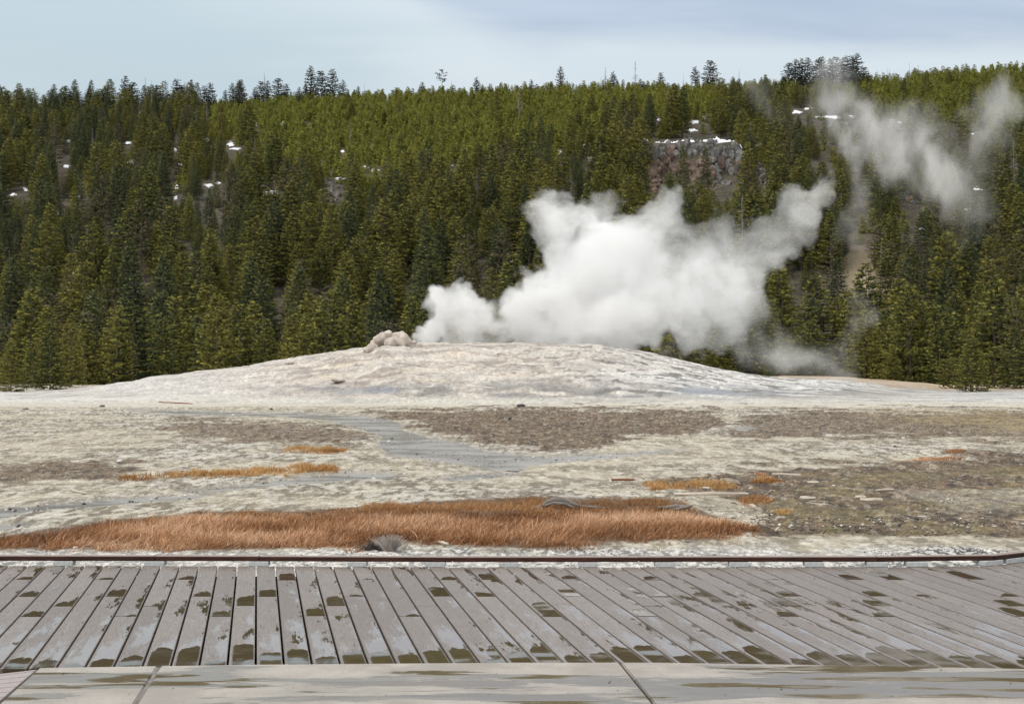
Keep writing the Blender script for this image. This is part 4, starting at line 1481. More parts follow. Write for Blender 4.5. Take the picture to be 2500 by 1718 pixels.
walk = bpy.data.objects.new('boardwalk', None)
col.objects.link(walk)
walk.location = (0, 10, 0)
tag(walk, 'wet grey brown boardwalk of long boards across the foreground', kind='structure')
JR = {1: 11.31, 2: 10.87, 3: 10.51, 4: 10.10, 5: 9.69}
pos_seq = [3, 1, 5, 4, 3, 1, 5, 4, 3, 1]
neg_seq = [4, 5, 3, 1]
cosA = math.cos(ANG)
n_pl = 0
for k in range(-60, 110):
    x0 = (k) * PITCH_X
    x1 = x0 + PITCH_X - 0.0125
    ya0, ya1 = cross_line(x0, near_line), cross_line(x1, near_line)
    yb0, yb1 = cross_line(x0, far_line), cross_line(x1, far_line)
    # px range check: skip boards quite outside the frame
    ex = [(x0 + DX * yb0) / yb0 * F + CX, (x0 + DX * ya0) / ya0 * F + CX]
    if max(ex) < -950 or min(ex) > 3600:
        continue
    seq = pos_seq if k >= 0 else neg_seq
    jr = seq[k % len(seq)] if k >= 0 else seq[(-k - 1) % 4]
    yj = JR[jr] - 0.35 * 0
    segs = [(ya0, ya1, yj - 0.009, yj - 0.009), (yj + 0.009, yj + 0.009, yb0, yb1)]
    w_ = (x1 - x0) * cosA
    for (s0, s1, e0, e1) in segs:
        if min(e0, e1) - max(s0, s1) < 0.1:
            continue
        # world corner -> local frame (origin at the near left corner)
        o = Vector((x0 + DX * s0, s0, 0))
        def loc_y(xc, yc):
            v = Vector((xc + DX * yc, yc, 0)) - o
            return v.dot(BD)
        me = plank_mesh('plank', w_, 0.0, loc_y(x1, s1), loc_y(x0, e0), loc_y(x1, e1), 0.038, M['deck'])
        pl = link('plank', me, walk, o - walk.location, ANG)
        pl.location.z += random.uniform(-0.0012, 0.0012)
        pl.rotation_euler = (random.uniform(-.0012, .0012), random.uniform(-.002, .002), ANG)
        n_pl += 1
for yj in [8.35, 8.9, 9.3] + list(JR.values()) + [11.8]:
    V, Q = tube([(-6.5, yj, -0.09), (7.5, yj, -0.09)], [0.045, 0.045], 4)
    link('joist', mesh_np('joist', [tuple(v) for v in V], Q, [M['joist']]), walk, -walk.location)
print('planks', n_pl)

# ------------------------------------------------------------------ pavement: concrete slabs in front of the boards
pave = bpy.data.objects.new('pavement', None)
col.objects.link(pave)
pave.location = (0, 7.6, 0)
tag(pave, 'damp pale concrete slabs along the near edge of the boards', kind='structure')


def slab(name, outline, z, th, mat, parent, bev=0.006):
    bm = bmesh.new()
    vs = [bm.verts.new((a, b, z)) for a, b in outline]
    f = bm.faces.new(vs)
    if f.normal.z < 0:
        f.normal_flip()
    bm.normal_update()
    r = bmesh.ops.extrude_face_region(bm, geom=[f])
    for v in [v for v in r['geom'] if isinstance(v, bmesh.types.BMVert)]:
        v.co.z -= 0
    for v in vs:
        v.co.z -= th
    bmesh.ops.recalc_face_normals(bm, faces=bm.faces)
    top = [e for e in bm.edges if all(abs(v.co.z - z) < 1e-6 for v in e.verts)]
    bmesh.ops.bevel(bm, geom=top, offset=bev, segments=2, affect='EDGES', clamp_overlap=True)
    me = bpy.data.meshes.new(name)
    bm.to_mesh(me)
    bm.free()
    me.materials.append(mat)
    o = link(name, me, parent, -parent.location if parent else None)
    return o


def edge_pts(px0, px1):
    """world points on the near edge of the boards, between two photo columns"""
    out = []
    g0 = gpt(px0, float(np.interp(px0, [-1500, 0, 628, 1250, 1600, 2189, 2500, 4000], [1655, 1631, 1621.5, 1616.5, 1616.5, 1625, 1632, 1660])), 0)
    out.append((g0.x, g0.y - 0.004))
    for q in (0, 628, 1250, 1600, 2189, 2500):
        if px0 < q < px1:
            i = [-1500, 0, 628, 1250, 1600, 2189, 2500, 4000].index(q)
            out.append((near_line[i][0], near_line[i][1] - 0.004))
    return out


def W(px_, py_):
    p = gpt(px_, py_, 0)
    return (p.x, p.y)


def ext(a, b, t):
    return (a[0] + (b[0] - a[0]) * t, a[1] + (b[1] - a[1]) * t)


ZC = 0.004
nl = lambda q: (q, float(np.interp(q, [-1500, 0, 628, 1250, 1600, 2189, 2500, 4000], [1655, 1631, 1621.5, 1616.5, 1616.5, 1625, 1632, 1660])))
j1a, j1b = W(390, nl(390)[1]), W(332, 1718)          # joint between first and second slab
j2a, j2b = W(1513, nl(1513)[1]), W(1596, 1718)       # joint between second and third
j0a, j0b = W(98, nl(98)[1]), W(2, 1716)              # oblique end of the first slab
T = 4.0
g_ = 0.010
s1 = [(j0a[0], j0a[1] - .004)] + [(j1a[0] - g_, j1a[1] - .004), ext((j1a[0] - g_, j1a[1]), (j1b[0] - g_, j1b[1]), T), ext(j0a, j0b, T * .95)]
s2 = [(j1a[0] + g_, j1a[1] - .004)] + edge_pts(395, 1513)[1:] + [(j2a[0] - g_ * .6, j2a[1] - .004), ext((j2a[0] - g_ * .6, j2a[1]), (j2b[0] - g_ * .6, j2b[1]), T), ext((j1a[0] + g_, j1a[1]), (j1b[0] + g_, j1b[1]), T)]
s3 = [(j2a[0] + g_ * .6, j2a[1] - .004)] + edge_pts(1520, 3400)[1:] + [W(3400, nl(3400)[1]), ext(W(3400, nl(3400)[1]), W(3600, 1718), T), ext((j2a[0] + g_ * .6, j2a[1]), (j2b[0] + g_ * .6, j2b[1]), T)]
for s_ in (s1, s2, s3):
    slab('slab', s_, ZC, 0.15, M['concrete'], pave)
# mortar lying in the joint between the first two slabs, seen pale in it
mort = slab('joint_filler', [(j1a[0] - g_, j1a[1] - .006), (j1a[0] + g_, j1a[1] - .006), ext((j1a[0] + g_, j1a[1]), (j1b[0] + g_, j1b[1]), T), ext((j1a[0] - g_, j1a[1]), (j1b[0] - g_, j1b[1]), T)], ZC - 0.007, 0.05, M['stone_grey'], pave, 0.001)
mort2 = slab('joint_filler', [(j2a[0] - g_, j2a[1] - .006), (j2a[0] + g_, j2a[1] - .006), ext((j2a[0] + g_, j2a[1]), (j2b[0] + g_, j2b[1]), T), ext((j2a[0] - g_, j2a[1]), (j2b[0] - g_, j2b[1]), T)], ZC - 0.014, 0.05, M['joist'], pave, 0.001)

# corner of a second deck, bottom left: boards nearly across the view
side = bpy.data.objects.new('side_boardwalk', None)
col.objects.link(side)
side.location = (-2.6, 7.6, 0)
tag(side, 'narrow pinkish grey deck boards in the bottom left corner', kind='structure')
A0 = Vector((*W(88, 1634.5), 0))
A1 = Vector((*W(-8, 1716), 0))
eD = (A1 - A0).normalized()
bd = (Vector((*W(85, 1637), 0)) - Vector((*W(0, 1646.5), 0))).normalized()     # boards rise gently to the right
rows = [1637, 1649, 1661, 1673.5, 1686, 1699, 1713, 1730, 1750, 1775]
# seam positions along the slanted end, from the photo rows on its edge
seam = []
for q in rows:
    t = (q - 1634.5) / (1716 - 1634.5)
    px_ = 88 + (-8 - 88) * t
    seam.append(Vector((*W(px_, q), 0)))
first_ = Vector((*W(92, 1632.5), 0))
seam = [first_] + seam
for a, b in zip(seam[:-1], seam[1:]):
    g2 = (b - a).normalized() * 0.003
    a_, b_ = a + g2, b - g2
    L_ = 3.0
    ol = [(a_.x, a_.y), (b_.x, b_.y), (b_.x - bd.x * L_, b_.y - bd.y * L_), (a_.x - bd.x * L_, a_.y - bd.y * L_)]
    slab('board', ol, 0.0, 0.025, M['side'], side, 0.002)

# ------------------------------------------------------------------ kerb rail: timbers on blocks at the far edge
rail = bpy.data.objects.new('kerb_rail', None)
col.objects.link(rail)
rail.location = (0, 12.06, 0)
tag(rail, 'low dark red timber kerb rail on grey blocks along the boardwalk', 'kerb rail')


def fy(px_):
    return float(np.interp(px_, [-900, 0, 628, 1000, 1250, 1700, 2200, 2415, 2520, 3300, 4200], [1380, 1380.5, 1381.5, 1383.5, 1384, 1383.5, 1383, 1381, 1368, 1290, 1235]))


def beam(pa, pb):
    A = Vector((*W(pa, fy(pa)), 0))
    B = Vector((*W(pb, fy(pb)), 0))
    d = (B - A)
    L = d.length
    ang = math.atan2(d.y, d.x)
    bm = bmesh.new()
    bmesh.ops.create_cube(bm, size=1.0)
    for v in bm.verts:
        v.co = Vector(((v.co.x + .5) * (L - 0.004), (v.co.y + .5) * 0.095, (v.co.z + .5) * 0.036))
    bmesh.ops.bevel(bm, geom=bm.edges[:], offset=0.004, segments=2, affect='EDGES')
    me = bpy.data.meshes.new('timber')
    bm.to_mesh(me)
    bm.free()
    me.materials.append(M['timber'])
    me.materials.append(M['timber_top'])
    for p in me.polygons:
        if p.normal.z > 0.6:
            p.material_index = 1
    return link('timber', me, rail, Vector((A.x, A.y + 0.006, 0.040 + random.uniform(-.001, .001))) - rail.location, ang)


ends = [-700, -180, 378, 633, 1105, 1560, 2143, 2427, 2560, 2900, 3300, 3700]
for a, b in zip(ends[:-1], ends[1:]):
    beam(a, b)
for a, b in [(-170, -122), (131, 179), (353, 402), (609, 656), (849, 895), (1038, 1087), (1218, 1264), (1413, 1459), (1599, 1647), (1780, 1828), (1964, 2011), (2116, 2167), (2214, 2264), (2403, 2448), (2458, 2506), (2700, 2748), (2950, 2998), (3250, 3298), (-500, -452)]:
    A = Vector((*W(a, fy(a)), 0))
    B = Vector((*W(b, fy(b)), 0))
    d = B - A
    bm = bmesh.new()
    bmesh.ops.create_cube(bm, size=1.0)
    for v in bm.verts:
        v.co = Vector(((v.co.x + .5) * d.length, (v.co.y + .5) * 0.09, (v.co.z + .5) * 0.0375))
    bmesh.ops.bevel(bm, geom=bm.edges[:], offset=0.003, segments=1, affect='EDGES')
    me = bpy.data.meshes.new('block')
    bm.to_mesh(me)
    bm.free()
    me.materials.append(M['block'])
    link('block', me, rail, Vector((A.x, A.y - 0.012, 0.001)) - rail.location, math.atan2(d.y, d.x))


# ------------------------------------------------------------------ grass
def grass_patch(name, label, poly, n, hgt, palette, lean=(0.35, 0.1), wid=0.0035, seed=1, spread=0.45, fuzz=8, broken=0.0):
    r = np.random.default_rng(seed)
    P = np.array([gpt(a, b, G0)[:2] for a, b in poly])
    x0, y0 = P.min(0) - 0.1
    x1, y1 = P.max(0) + 0.1
    X = r.uniform(x0, x1, n * 6)
    Y = r.uniform(y0, y1, n * 6)
    px_ = X / Y * F + CX
    py_ = HZ + (CH - G0) * F / Y
    sd = poly_sd(px_, py_, poly, 1.5) + (fbm(X / 0.25, Y / 0.3, seed + 400, 3) - 0.5) * fuzz * 4
    keep = sd > r.uniform(-fuzz, fuzz * 0.5, len(X))
    cl = fbm(X / 0.10, Y / 0.12, seed + 300, 2)
    keep &= r.random(len(X)) < sstep(0.18, 0.5, cl)
    if broken:
        bk = fbm(X / 0.35, Y / 0.9, seed + 330, 3)
        keep &= r.random(len(X)) < 1 - broken * (1 - sstep(0.36, 0.56, bk))
    X, Y, sd = X[keep][:n], Y[keep][:n], sd[keep][:n]
    m = len(X)
    # nearest ground height (the relief is small)
    Z = np.full(m, G0 - 0.012)
    edgef = np.clip(0.55 + sd / 40, 0.45, 1.0)
    big_ = fbm(X / 1.2, Y / 0.8, seed + 310, 3)
    L = hgt * r.uniform(0.55, 1.2, m) * edgef * (0.55 + 0.9 * fbm(X / 0.30, Y / 0.5, seed + 311, 3)) * (0.8 + 0.4 * big_)
    wind = fbm(X / 0.7, Y / 0.7, seed + 320, 2) - 0.5
    ax = lean[0] + wind * 0.8 + r.normal(0, spread, m)
    ay = lean[1] + r.normal(0, spread, m)
    az = np.ones(m)
    nn = np.sqrt(ax ** 2 + ay ** 2 + az ** 2)
    D_ = np.stack([ax / nn, ay / nn, az / nn], -1)
    phi = r.uniform(0, np.pi, m)
    S = np.stack([np.cos(phi), np.sin(phi), np.zeros(m)], -1) * (wid * r.uniform(0.6, 1.3, m))[:, None]
    B = np.stack([X, Y, Z], -1)
    sag = np.stack([ax * 0.45, ay * 0.45, -0.30 * np.ones(m)], -1) * (L * r.uniform(0.2, 1.0, m))[:, None]
    mid = B + D_ * (L * 0.55)[:, None]
    tip = B + D_ * L[:, None] + sag * 0.6
    V = np.stack([B - S, B + S, mid + S * 0.8, mid - S * 0.8, tip], 1).reshape(-1, 3)
    i = np.arange(m)[:, None] * 5
    Tt = np.concatenate([i + [0, 1, 2], i + [0, 2, 3], i + [3, 2, 4]], 0).astype(np.int32)
    pal = np.array(palette)
    mixv = np.clip((big_ - 0.5) * 1.7 + 0.48 + r.normal(0, 0.24, m), 0, 0.999) * (len(pal) - 1)
    k = mixv.astype(int)
    f = (mixv - k)[:, None]
    base = pal[k] * (1 - f) + pal[np.minimum(k + 1, len(pal) - 1)] * f
    base = base * r.uniform(0.75, 1.25, m)[:, None]
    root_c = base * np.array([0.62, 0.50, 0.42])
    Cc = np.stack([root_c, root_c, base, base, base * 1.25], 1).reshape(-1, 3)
    Cc = np.concatenate([np.clip(Cc, 0, 0.9), np.ones((len(Cc), 1))], 1)
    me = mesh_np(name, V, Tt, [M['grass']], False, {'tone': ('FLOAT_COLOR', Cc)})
    o = link(name, me)
    tag(o, label, kind='stuff')
    return o


RUST = [(0.15, 0.066, 0.028), (0.32, 0.150, 0.060), (0.49, 0.26, 0.125), (0.74, 0.50, 0.33)]
RUSTD = [(0.20, 0.10, 0.04), (0.30, 0.155, 0.06), (0.38, 0.20, 0.085), (0.46, 0.26, 0.12)]
OCH = [(0.22, 0.10, 0.035), (0.36, 0.18, 0.06), (0.48, 0.27, 0.10), (0.60, 0.40, 0.19)]
# the meadow: a taller front swathe and a browner back one
front_m = D2([(-160, 1238), (0, 1226), (100, 1212), (250, 1192), (450, 1178), (700, 1176), (900, 1172), (1210, 1166), (1400, 1168), (1560, 1172), (1640, 1186), (1712, 1208), (1600, 1226), (1400, 1237),
              (1220, 1250), (1000, 1240), (900, 1236), (600, 1248), (450, 1253), (300, 1246), (0, 1249), (-160, 1250)])
grass_patch('orange_grass', 'broad swathe of rust orange grass behind the kerb rail', front_m, 80000, 0.155, RUST, (0.75, -0.10), 0.0040, 1, 0.62, 12, 0.25)
back_m = D2([(300, 1180), (420, 1168), (700, 1164), (900, 1148), (1100, 1139), (1210, 1131), (1300, 1137), (1480, 1138), (1550, 1146), (1580, 1166), (1400, 1172), (900, 1176), (450, 1184)])
grass_patch('brown_grass', 'browner shorter grass behind the rust orange swathe', back_m, 36000, 0.12, RUSTD, (0.4, 0.0), 0.0050, 2, 0.60, 10, 0.3)
SMALL = [
    ('ochre grass strip lying beside the stream bend, left of centre', D2([(640, 1025), (660, 1020), (720, 1019), (780, 1020), (795, 1028), (740, 1032), (660, 1031)]), 4200, 0.17, OCH, 5),
    ('long narrow ochre grass strip on the pale flat, left', D2([(243, 1092), (300, 1080), (400, 1075), (520, 1072), (640, 1064), (740, 1056), (760, 1067), (680, 1074), (560, 1082), (420, 1089), (330, 1093)]), 11000, 0.16, OCH, 5),
    ('oval ochre grass patch right of centre, beyond the meadow', D2([(1462, 1103), (1500, 1096), (1580, 1093), (1640, 1098), (1668, 1105), (1620, 1111), (1540, 1111), (1480, 1109)]), 5500, 0.13, OCH, 4),
    ('small ochre grass tuft beside a pale stick, right', D2([(1705, 1092), (1735, 1085), (1780, 1092), (1750, 1098), (1715, 1097)]), 1500, 0.085, OCH, 3),
    ('tiny rust grass tuft above the small ochre tuft, right', D2([(1710, 1076), (1735, 1074), (1738, 1079), (1715, 1080)]), 420, 0.09, RUST, 2),
    ('thin slanting rust grass strip on the flat, far right', D2([(2015, 1052), (2080, 1043), (2190, 1036), (2185, 1043), (2090, 1050)]), 2600, 0.075, RUST, 3),
    ('small rust grass clump above the slanting strip, far right', D2([(2135, 1029), (2160, 1023), (2188, 1028), (2165, 1032)]), 1100, 0.11, RUST, 3),
    ('sparse rust grass clump at the right end of the long pale stick', [(1800, 1218), (1840, 1212), (1885, 1224), (1870, 1236), (1815, 1238)], 1500, 0.075, RUSTD, 4),
    ('yellow straw tuft on the brown ground right of the meadow', [(1893, 1252), (1915, 1248), (1937, 1252), (1920, 1259), (1898, 1259)], 700, 0.075, [(0.42, 0.24, 0.09), (0.55, 0.35, 0.15), (0.6, 0.42, 0.2)], 3),
    ('small rust tuft under two pale sticks, right', [(1947, 1232), (1962, 1227), (1982, 1234), (1960, 1238)], 500, 0.06, RUST, 3),
    ('thin rust line of grass on the pale flat, far left', [(387, 988), (420, 987), (470, 989), (468, 991), (400, 991)], 600, 0.05, RUST, 2),
]
for i, (lab, pl, n, h, pal, fz) in enumerate(SMALL):
    grass_patch('grass_patch', lab, pl, int(n * (.8 if i < 3 else 1.2)), h * (1 if i < 3 else 1.5), pal, (0.1, 0.0), 0.0055, 20 + i, 0.55, fz * (1.8 if i < 3 else 1.0), 0.9 if i < 3 else 0.2)
# thin straw on the brown ground to the right, green moss edge by the gravel
grass_patch('straw', 'thin pale straw over the brown ground on the right', D2([(1650, 1150), (1900, 1090), (2322, 1060), (2600, 1050), (2600, 1214), (2322, 1212), (1800, 1212)]), 9000, 0.055,
            [(0.20, 0.17, 0.08), (0.34, 0.28, 0.15), (0.48, 0.41, 0.26)], (0.1, 0), 0.003, 51, 0.7, 20)
grass_patch('low_weeds', 'low grey green weeds along the front edge of the grass', D2([(1000, 1252), (1250, 1248), (1500, 1236), (1720, 1218), (1900, 1222), (1500, 1250), (1200, 1258)]), 5000, 0.035,
            [(0.06, 0.075, 0.04), (0.12, 0.13, 0.07), (0.2, 0.18, 0.1)], (0.1, 0), 0.004, 52, 0.7, 10)
grass_patch('far_turf', 'straw coloured turf on the flat, far right', D2([(1900, 936), (2322, 934), (2700, 934), (2700, 984), (2322, 982), (2050, 965)]), 9000, 0.075,
            [(0.25, 0.19, 0.09), (0.40, 0.32, 0.16), (0.5, 0.42, 0.25)], (0.1, 0), 0.012, 53, 0.5, 18)


def few_stalks(name, label, base, n, h, pal, seed, sp=0.6):
    r = random.Random(seed)
    V, Q, Cc = [], [], []
    for _ in range(n):
        b = Vector(base) + Vector((r.uniform(-.04, .04), r.uniform(-.03, .03), 0))
        d = Vector((r.gauss(0, sp), r.gauss(0, sp * .5), 1)).normalized()
        L = h * r.uniform(.5, 1.2)
        v_, q_ = tube([b, b + d * L * .5, b + d * L + Vector((d.x * .2, 0, -.12)) * L], [.0022, .0018, .0008], 3)
        b0_ = len(V)
        V += v_
        Q += [tuple(i + b0_ for i in f) for f in q_]
        c = r.choice(pal)
        Cc += [(*c, 1)] * len(v_)
    o = link(name, mesh_np(name, [tuple(v) for v in V], Q, [M['grass']], attrs={'tone': ('FLOAT_COLOR', Cc)}))
    return tag(o, label, 'plant')


few_stalks('straw_stalks', 'few long pale straw stalks rising from a tuft on the gravel', gpt(1608, 1348), 14, 0.16, [(0.5, 0.42, 0.25), (0.4, 0.33, 0.16)], 3)
few_stalks('straw_stalks', 'two thin tall stalks on the pale flat left of the second stream', gpt(357, 1212), 4, 0.2, [(0.5, 0.4, 0.3)], 4, .12)
few_stalks('straw_stalks', 'bent straw stalks in front of the orange grass near the middle', gpt(1018, 1338), 7, 0.17, [(0.55, 0.4, 0.25)], 6, .5)

# grey twiggy bush with a pale dead tuft at the front of the grass
bb = gpt(922, 1344)
r = random.Random(12)
V, Q = [], []
for _ in range(150):
    d = Vector((r.gauss(-.25, .8), r.gauss(0, .5), r.uniform(.25, 1))).normalized()
    L = r.uniform(.06, .155)
    b = bb + Vector((r.uniform(-.11, .08), r.uniform(-.03, .05), 0))
    v_, q_ = tube([b, b + d * L * .6, b + d * L + Vector((r.uniform(-.3, .3), 0, r.uniform(-.2, .2))) * L * .4], [.0035, .0028, .001], 3)
    b0_ = len(V)
    V += v_
    Q += [tuple(i + b0_ for i in f) for f in q_]
tag(link('twig_bush', mesh_np('twig_bush', [tuple(v) for v in V], Q, [M['stone_dark']])), 'small dark grey twiggy bush at the front of the orange grass', 'bush')
few_stalks('pale_tuft', 'pale grey dead tuft just right of the dark twiggy bush', gpt(952, 1347) + Vector((0, 0, 0)), 620, 0.17, [(0.52, 0.46, 0.41), (0.42, 0.36, 0.32), (0.62, 0.57, 0.52)], 8, .50)

# ------------------------------------------------------------------ driftwood and sticks
def stick(name, label, pts_px, rad, mat, cat='stick', lift=0.0, seed=0, sides=6):
    r = random.Random(seed)
    rad *= 1.3
    P = []
    for i, (a, b, up_) in enumerate(pts_px):
        p = gpt(a, b)
        p.z = G0 + rad * 0.8 + 0.028 + up_
        P.append(p)
    Q_ = []
    for i in range(len(P) - 1):
        for t in (0, .34, .67):
            p = P[i].lerp(P[i + 1], t)
            Q_.append(p + Vector((0, r.uniform(-.3, .3) * rad, r.uniform(-.25, .25) * rad)))
    Q_.append(P[-1])
    m = len(Q_)
    rr = [rad * (0.55 + 0.5 * math.sin(math.pi * (0.15 + 0.7 * i / (m - 1)))) * r.uniform(.85, 1.1) for i in range(m)]
    V, Qd = tube(Q_, rr, sides, 0.35, seed)
    # origin at its own place
    c = P[0].copy()
    o = link(name, mesh_np(name, [tuple(v - c) for v in V], Qd, [mat]), None, c)
    return tag(o, label, cat)


log = bpy.data.objects.new('driftwood_log', None)
col.objects.link(log)
lb_ = gpt(1400, 1252)
log.location = lb_
tag(log, 'long weathered grey driftwood log arching out of the orange grass', 'log')


def log_part(name, pts, radii, mat, seed, sides=9):
    P = [at(a, b, d) for a, b, d in pts]
    Q_, rr = [], []
    for i in range(len(P) - 1):
        for t in (0, .5):
            Q_.append(P[i].lerp(P[i + 1], t))
            rr.append(radii[i] * (1 - t) + radii[i + 1] * t)
    Q_.append(P[-1])
    rr.append(radii[-1])
    V, Qd = tube(Q_, rr, sides, 0.4, seed)
    o = link(name, mesh_np(name, [tuple(v - lb_) for v in V], Qd, [mat], True), log)
    return o


DL = 18.3
log_part('trunk', [(1322, 1236, DL), (1334, 1226, DL), (1348, 1220, DL), (1369, 1219, DL), (1388, 1226, DL), (1402, 1233, DL), (1425, 1238, DL + .1), (1480, 1240, DL + .2), (1560, 1240, DL + .2), (1620, 1239, DL + .1), (1650, 1236, DL), (1682, 1237, DL)],
         [.018, .026, .030, .034, .034, .030, .024, .018, .016, .024, .030, .018], M['drift_grey'], 5)
log_part('branch', [(1330, 1234, DL - .1), (1350, 1227, DL - .12), (1380, 1230, DL - .1), (1410, 1243, DL - .08)], [.012, .02, .02, .012], M['drift_grey'], 6, 7)
log_part('stump', [(1313, 1252, DL - .2), (1311, 1243, DL - .2), (1308, 1235, DL - .2)], [.040, .046, .036], M['stone_grey'], 7, 8)
log_part('branch', [(1640, 1244, DL - .1), (1665, 1240, DL - .1), (1690, 1234, DL - .1)], [.012, .02, .01], M['drift_grey'], 9, 7)

ST = [
    ('long straight pale stick lying right of the meadow', [(1645, 1214, 0), (1735, 1215, 0.01), (1826, 1214, 0)], .020, 'drift_pale'),
    ('pale stick beside the small ochre tuft, right', [(1885, 1164, 0), (1955, 1167, 0)], .018, 'drift_pale'),
    ('short pale stick right of the ochre tufts', [(1971, 1185, 0), (1997, 1185, 0)], .018, 'drift_pale'),
    ('shorter and upper of two pale sticks on the brown ground, right', [(2087, 1222, 0), (2113, 1222, 0)], .020, 'drift_pale'),
    ('longer and lower of two pale sticks on the brown ground, right', [(2100, 1229, 0), (2154, 1230, 0)], .022, 'drift_pale'),
    ('slim pale stick high on the brown ground, right', [(2138, 1204, 0), (2181, 1202, 0)], .014, 'drift_pale'),
    ('pale stick over the small rust tuft', [(1952, 1227, 0.01), (1990, 1227, 0.01)], .022, 'drift_pale'),
    ('slim pale stick running right from the small rust tuft', [(1952, 1235, 0), (2017, 1240, 0)], .012, 'drift_pale'),
    ('short slanting white stick right of the meadow', [(1831, 1242, 0.01), (1845, 1248, 0)], .018, 'drift_pale'),
    ('short pale splinter near the white stone, right of the meadow', [(1851, 1269, 0), (1874, 1266, 0)], .014, 'drift_pale'),
    ('short pale splinter below the yellow straw tuft', [(1895, 1274, 0), (1914, 1272, 0)], .014, 'drift_pale'),
    ('thin upright splinter below the short slanting stick', [(1893, 1303, 0), (1900, 1296, 0)], .010, 'drift_pale'),
    ('red brown stick on the pale flat beyond the meadow', [(1492, 1178, 0), (1549, 1178, 0)], .016, 'drift_red'),
    ('pale bent twig on the flat, far left', [(167, 1198, 0.03), (182, 1206, 0.01), (212, 1211, 0)], .012, 'drift_pale'),
    ('thin red stick lying on the distant pale flat, left', [(388, 985, 0.02), (430, 987, 0.02), (470, 988, 0)], .020, 'drift_red'),
    ('pale stick at the front edge of the grass behind the rail', [(1072, 1333, 0.005), (1094, 1337, 0)], .011, 'drift_pale'),
    ('short pale splinter under the oval ochre patch', [(1716, 1197, 0), (1732, 1198, 0)], .014, 'drift_pale'),
    ('pale splinter far out on the brown ground by the right edge', [(2240, 1268, 0), (2262, 1270, 0)], .012, 'drift_pale'),
]
for i, (lab, pts_, rd, mk) in enumerate(ST):
    stick('stick', lab, pts_, rd, M[mk], 'stick', seed=70 + i)

small_stone = {k: [stone_mesh('stone', 60 + i, M[k], 2, (1.1, .9, .8)) for i in range(2)] for k in ('stone_dark', 'stone_grey', 'stone_white')}
RK = [
    (1678, 1327, 20, 'stone_grey', 'grey angular stone at the front edge of the grass'),
    (2184, 1094, 15, 'stone_dark', 'black lump on the pale flat, far right'),
    (2205, 1072, 12, 'stone_white', 'white stone on the pale flat above the black lump'),
    (374, 1189, 16, 'stone_white', 'pale flat stone on the flat, left'),
    (919, 1181, 10, 'stone_dark', 'dark stone beside the near pool, left of centre'),
    (815, 1183, 12, 'stone_grey', 'grey stone beside the near pool, left of the dark one'),
    (569, 1016, 12, 'stone_white', 'white stone at the edge of the far stream'),
    (291, 1130, 18, 'stone_white', 'low white stone on the mottled ground, left'),
    (250, 995, 20, 'stone_grey', 'brown grey stone at the far left of the stream'),
    (662, 1001, 12, 'stone_dark', 'dark stone on the bank of the far stream'),
    (2065, 1299, 18, 'stone_dark', 'dark stone where brown ground meets the gravel, right'),
    (2415, 1187, 20, 'stone_dark', 'dark stone near the right edge of the brown ground'),
    (2237, 1272, 26, 'stone_dark', 'low dark clod on the brown ground, right'),
    (1866, 1260, 10, 'stone_white', 'small white stone right of the orange meadow'),
    (1245, 1024, 16, 'stone_dark', 'dark stone in the brown patch in front of the mound'),
    (950, 1080, 12, 'stone_white', 'white stone standing in the widest part of the stream'),
    (1270, 994, 22, 'stone_dark', 'flat dark slab on the cream band before the mound'),
    (1018, 1111, 9, 'stone_dark', 'tiny dark stone below the stream bend'),
    (62, 1001, 14, 'stone_grey', 'low brown grey stone at the far left edge of the flat'),
    (2318, 1060, 10, 'stone_white', 'small white stone on the flat near the right edge'),
    (183, 1341, 12, 'stone_white', 'white stone by the rail under the left end of the grass'),
    (2195, 1286, 12, 'stone_dark', 'dark clod below the low clod, right'),
]
for i, (a, b, wpx, mk, lab) in enumerate(RK):
    p = gpt(a, b)
    s = wpx * p.y / F
    o = link('stone', small_stone[mk][i % 2], None, (p.x, p.y, G0 + s * 0.14 + 0.015), random.uniform(0, 6), (s * 1.15, s * 0.9, s * 0.8))
    tag(o, lab, 'stone')


# ------------------------------------------------------------------ loose stuff: gravel, clods, chips
def litter(name, label, n, sampler, sizes, mats, wts, seed, zoff=0.0, flat_=0.6):
    r = np.random.default_rng(seed)
    base = np.array([(1, 0, 0), (-1, 0, 0), (0, 1, 0), (0, -1, 0), (0, 0, 1), (0, 0, -1)], float) * 0.5
    tri = np.array([(0, 2, 4), (2, 1, 4), (1, 3, 4), (3, 0, 4), (2, 0, 5), (1, 2, 5), (3, 1, 5), (0, 3, 5)])
    P = sampler(r, n)
    m = len(P)
    s = r.uniform(*sizes, m) * np.exp(r.normal(0, 0.3, m))
    V = base[None] * (s[:, None, None]) * np.stack([r.uniform(.7, 1.4, (m, 6)), r.uniform(.7, 1.3, (m, 6)), r.uniform(.5, 1.1, (m, 6)) * flat_], -1)
    a = r.uniform(0, 6.28, m)
    ca, sa = np.cos(a)[:, None], np.sin(a)[:, None]
    X = V[..., 0] * ca - V[..., 1] * sa
    Y = V[..., 0] * sa + V[..., 1] * ca
    tz = r.normal(0, 0.25, m)[:, None]
    V = np.stack([X, Y, V[..., 2] + X * tz], -1) + P[:, None, :] + np.array([0, 0, zoff])
    T_ = (tri[None] + (np.arange(m) * 6)[:, None, None]).reshape(-1, 3).astype(np.int32)
    mi = np.repeat(r.choice(len(mats), m, p=wts), 8)
    me = mesh_np(name, V.reshape(-1, 3), T_, mats, False, None, mi)
    return tag(link(name, me), label, kind='stuff')


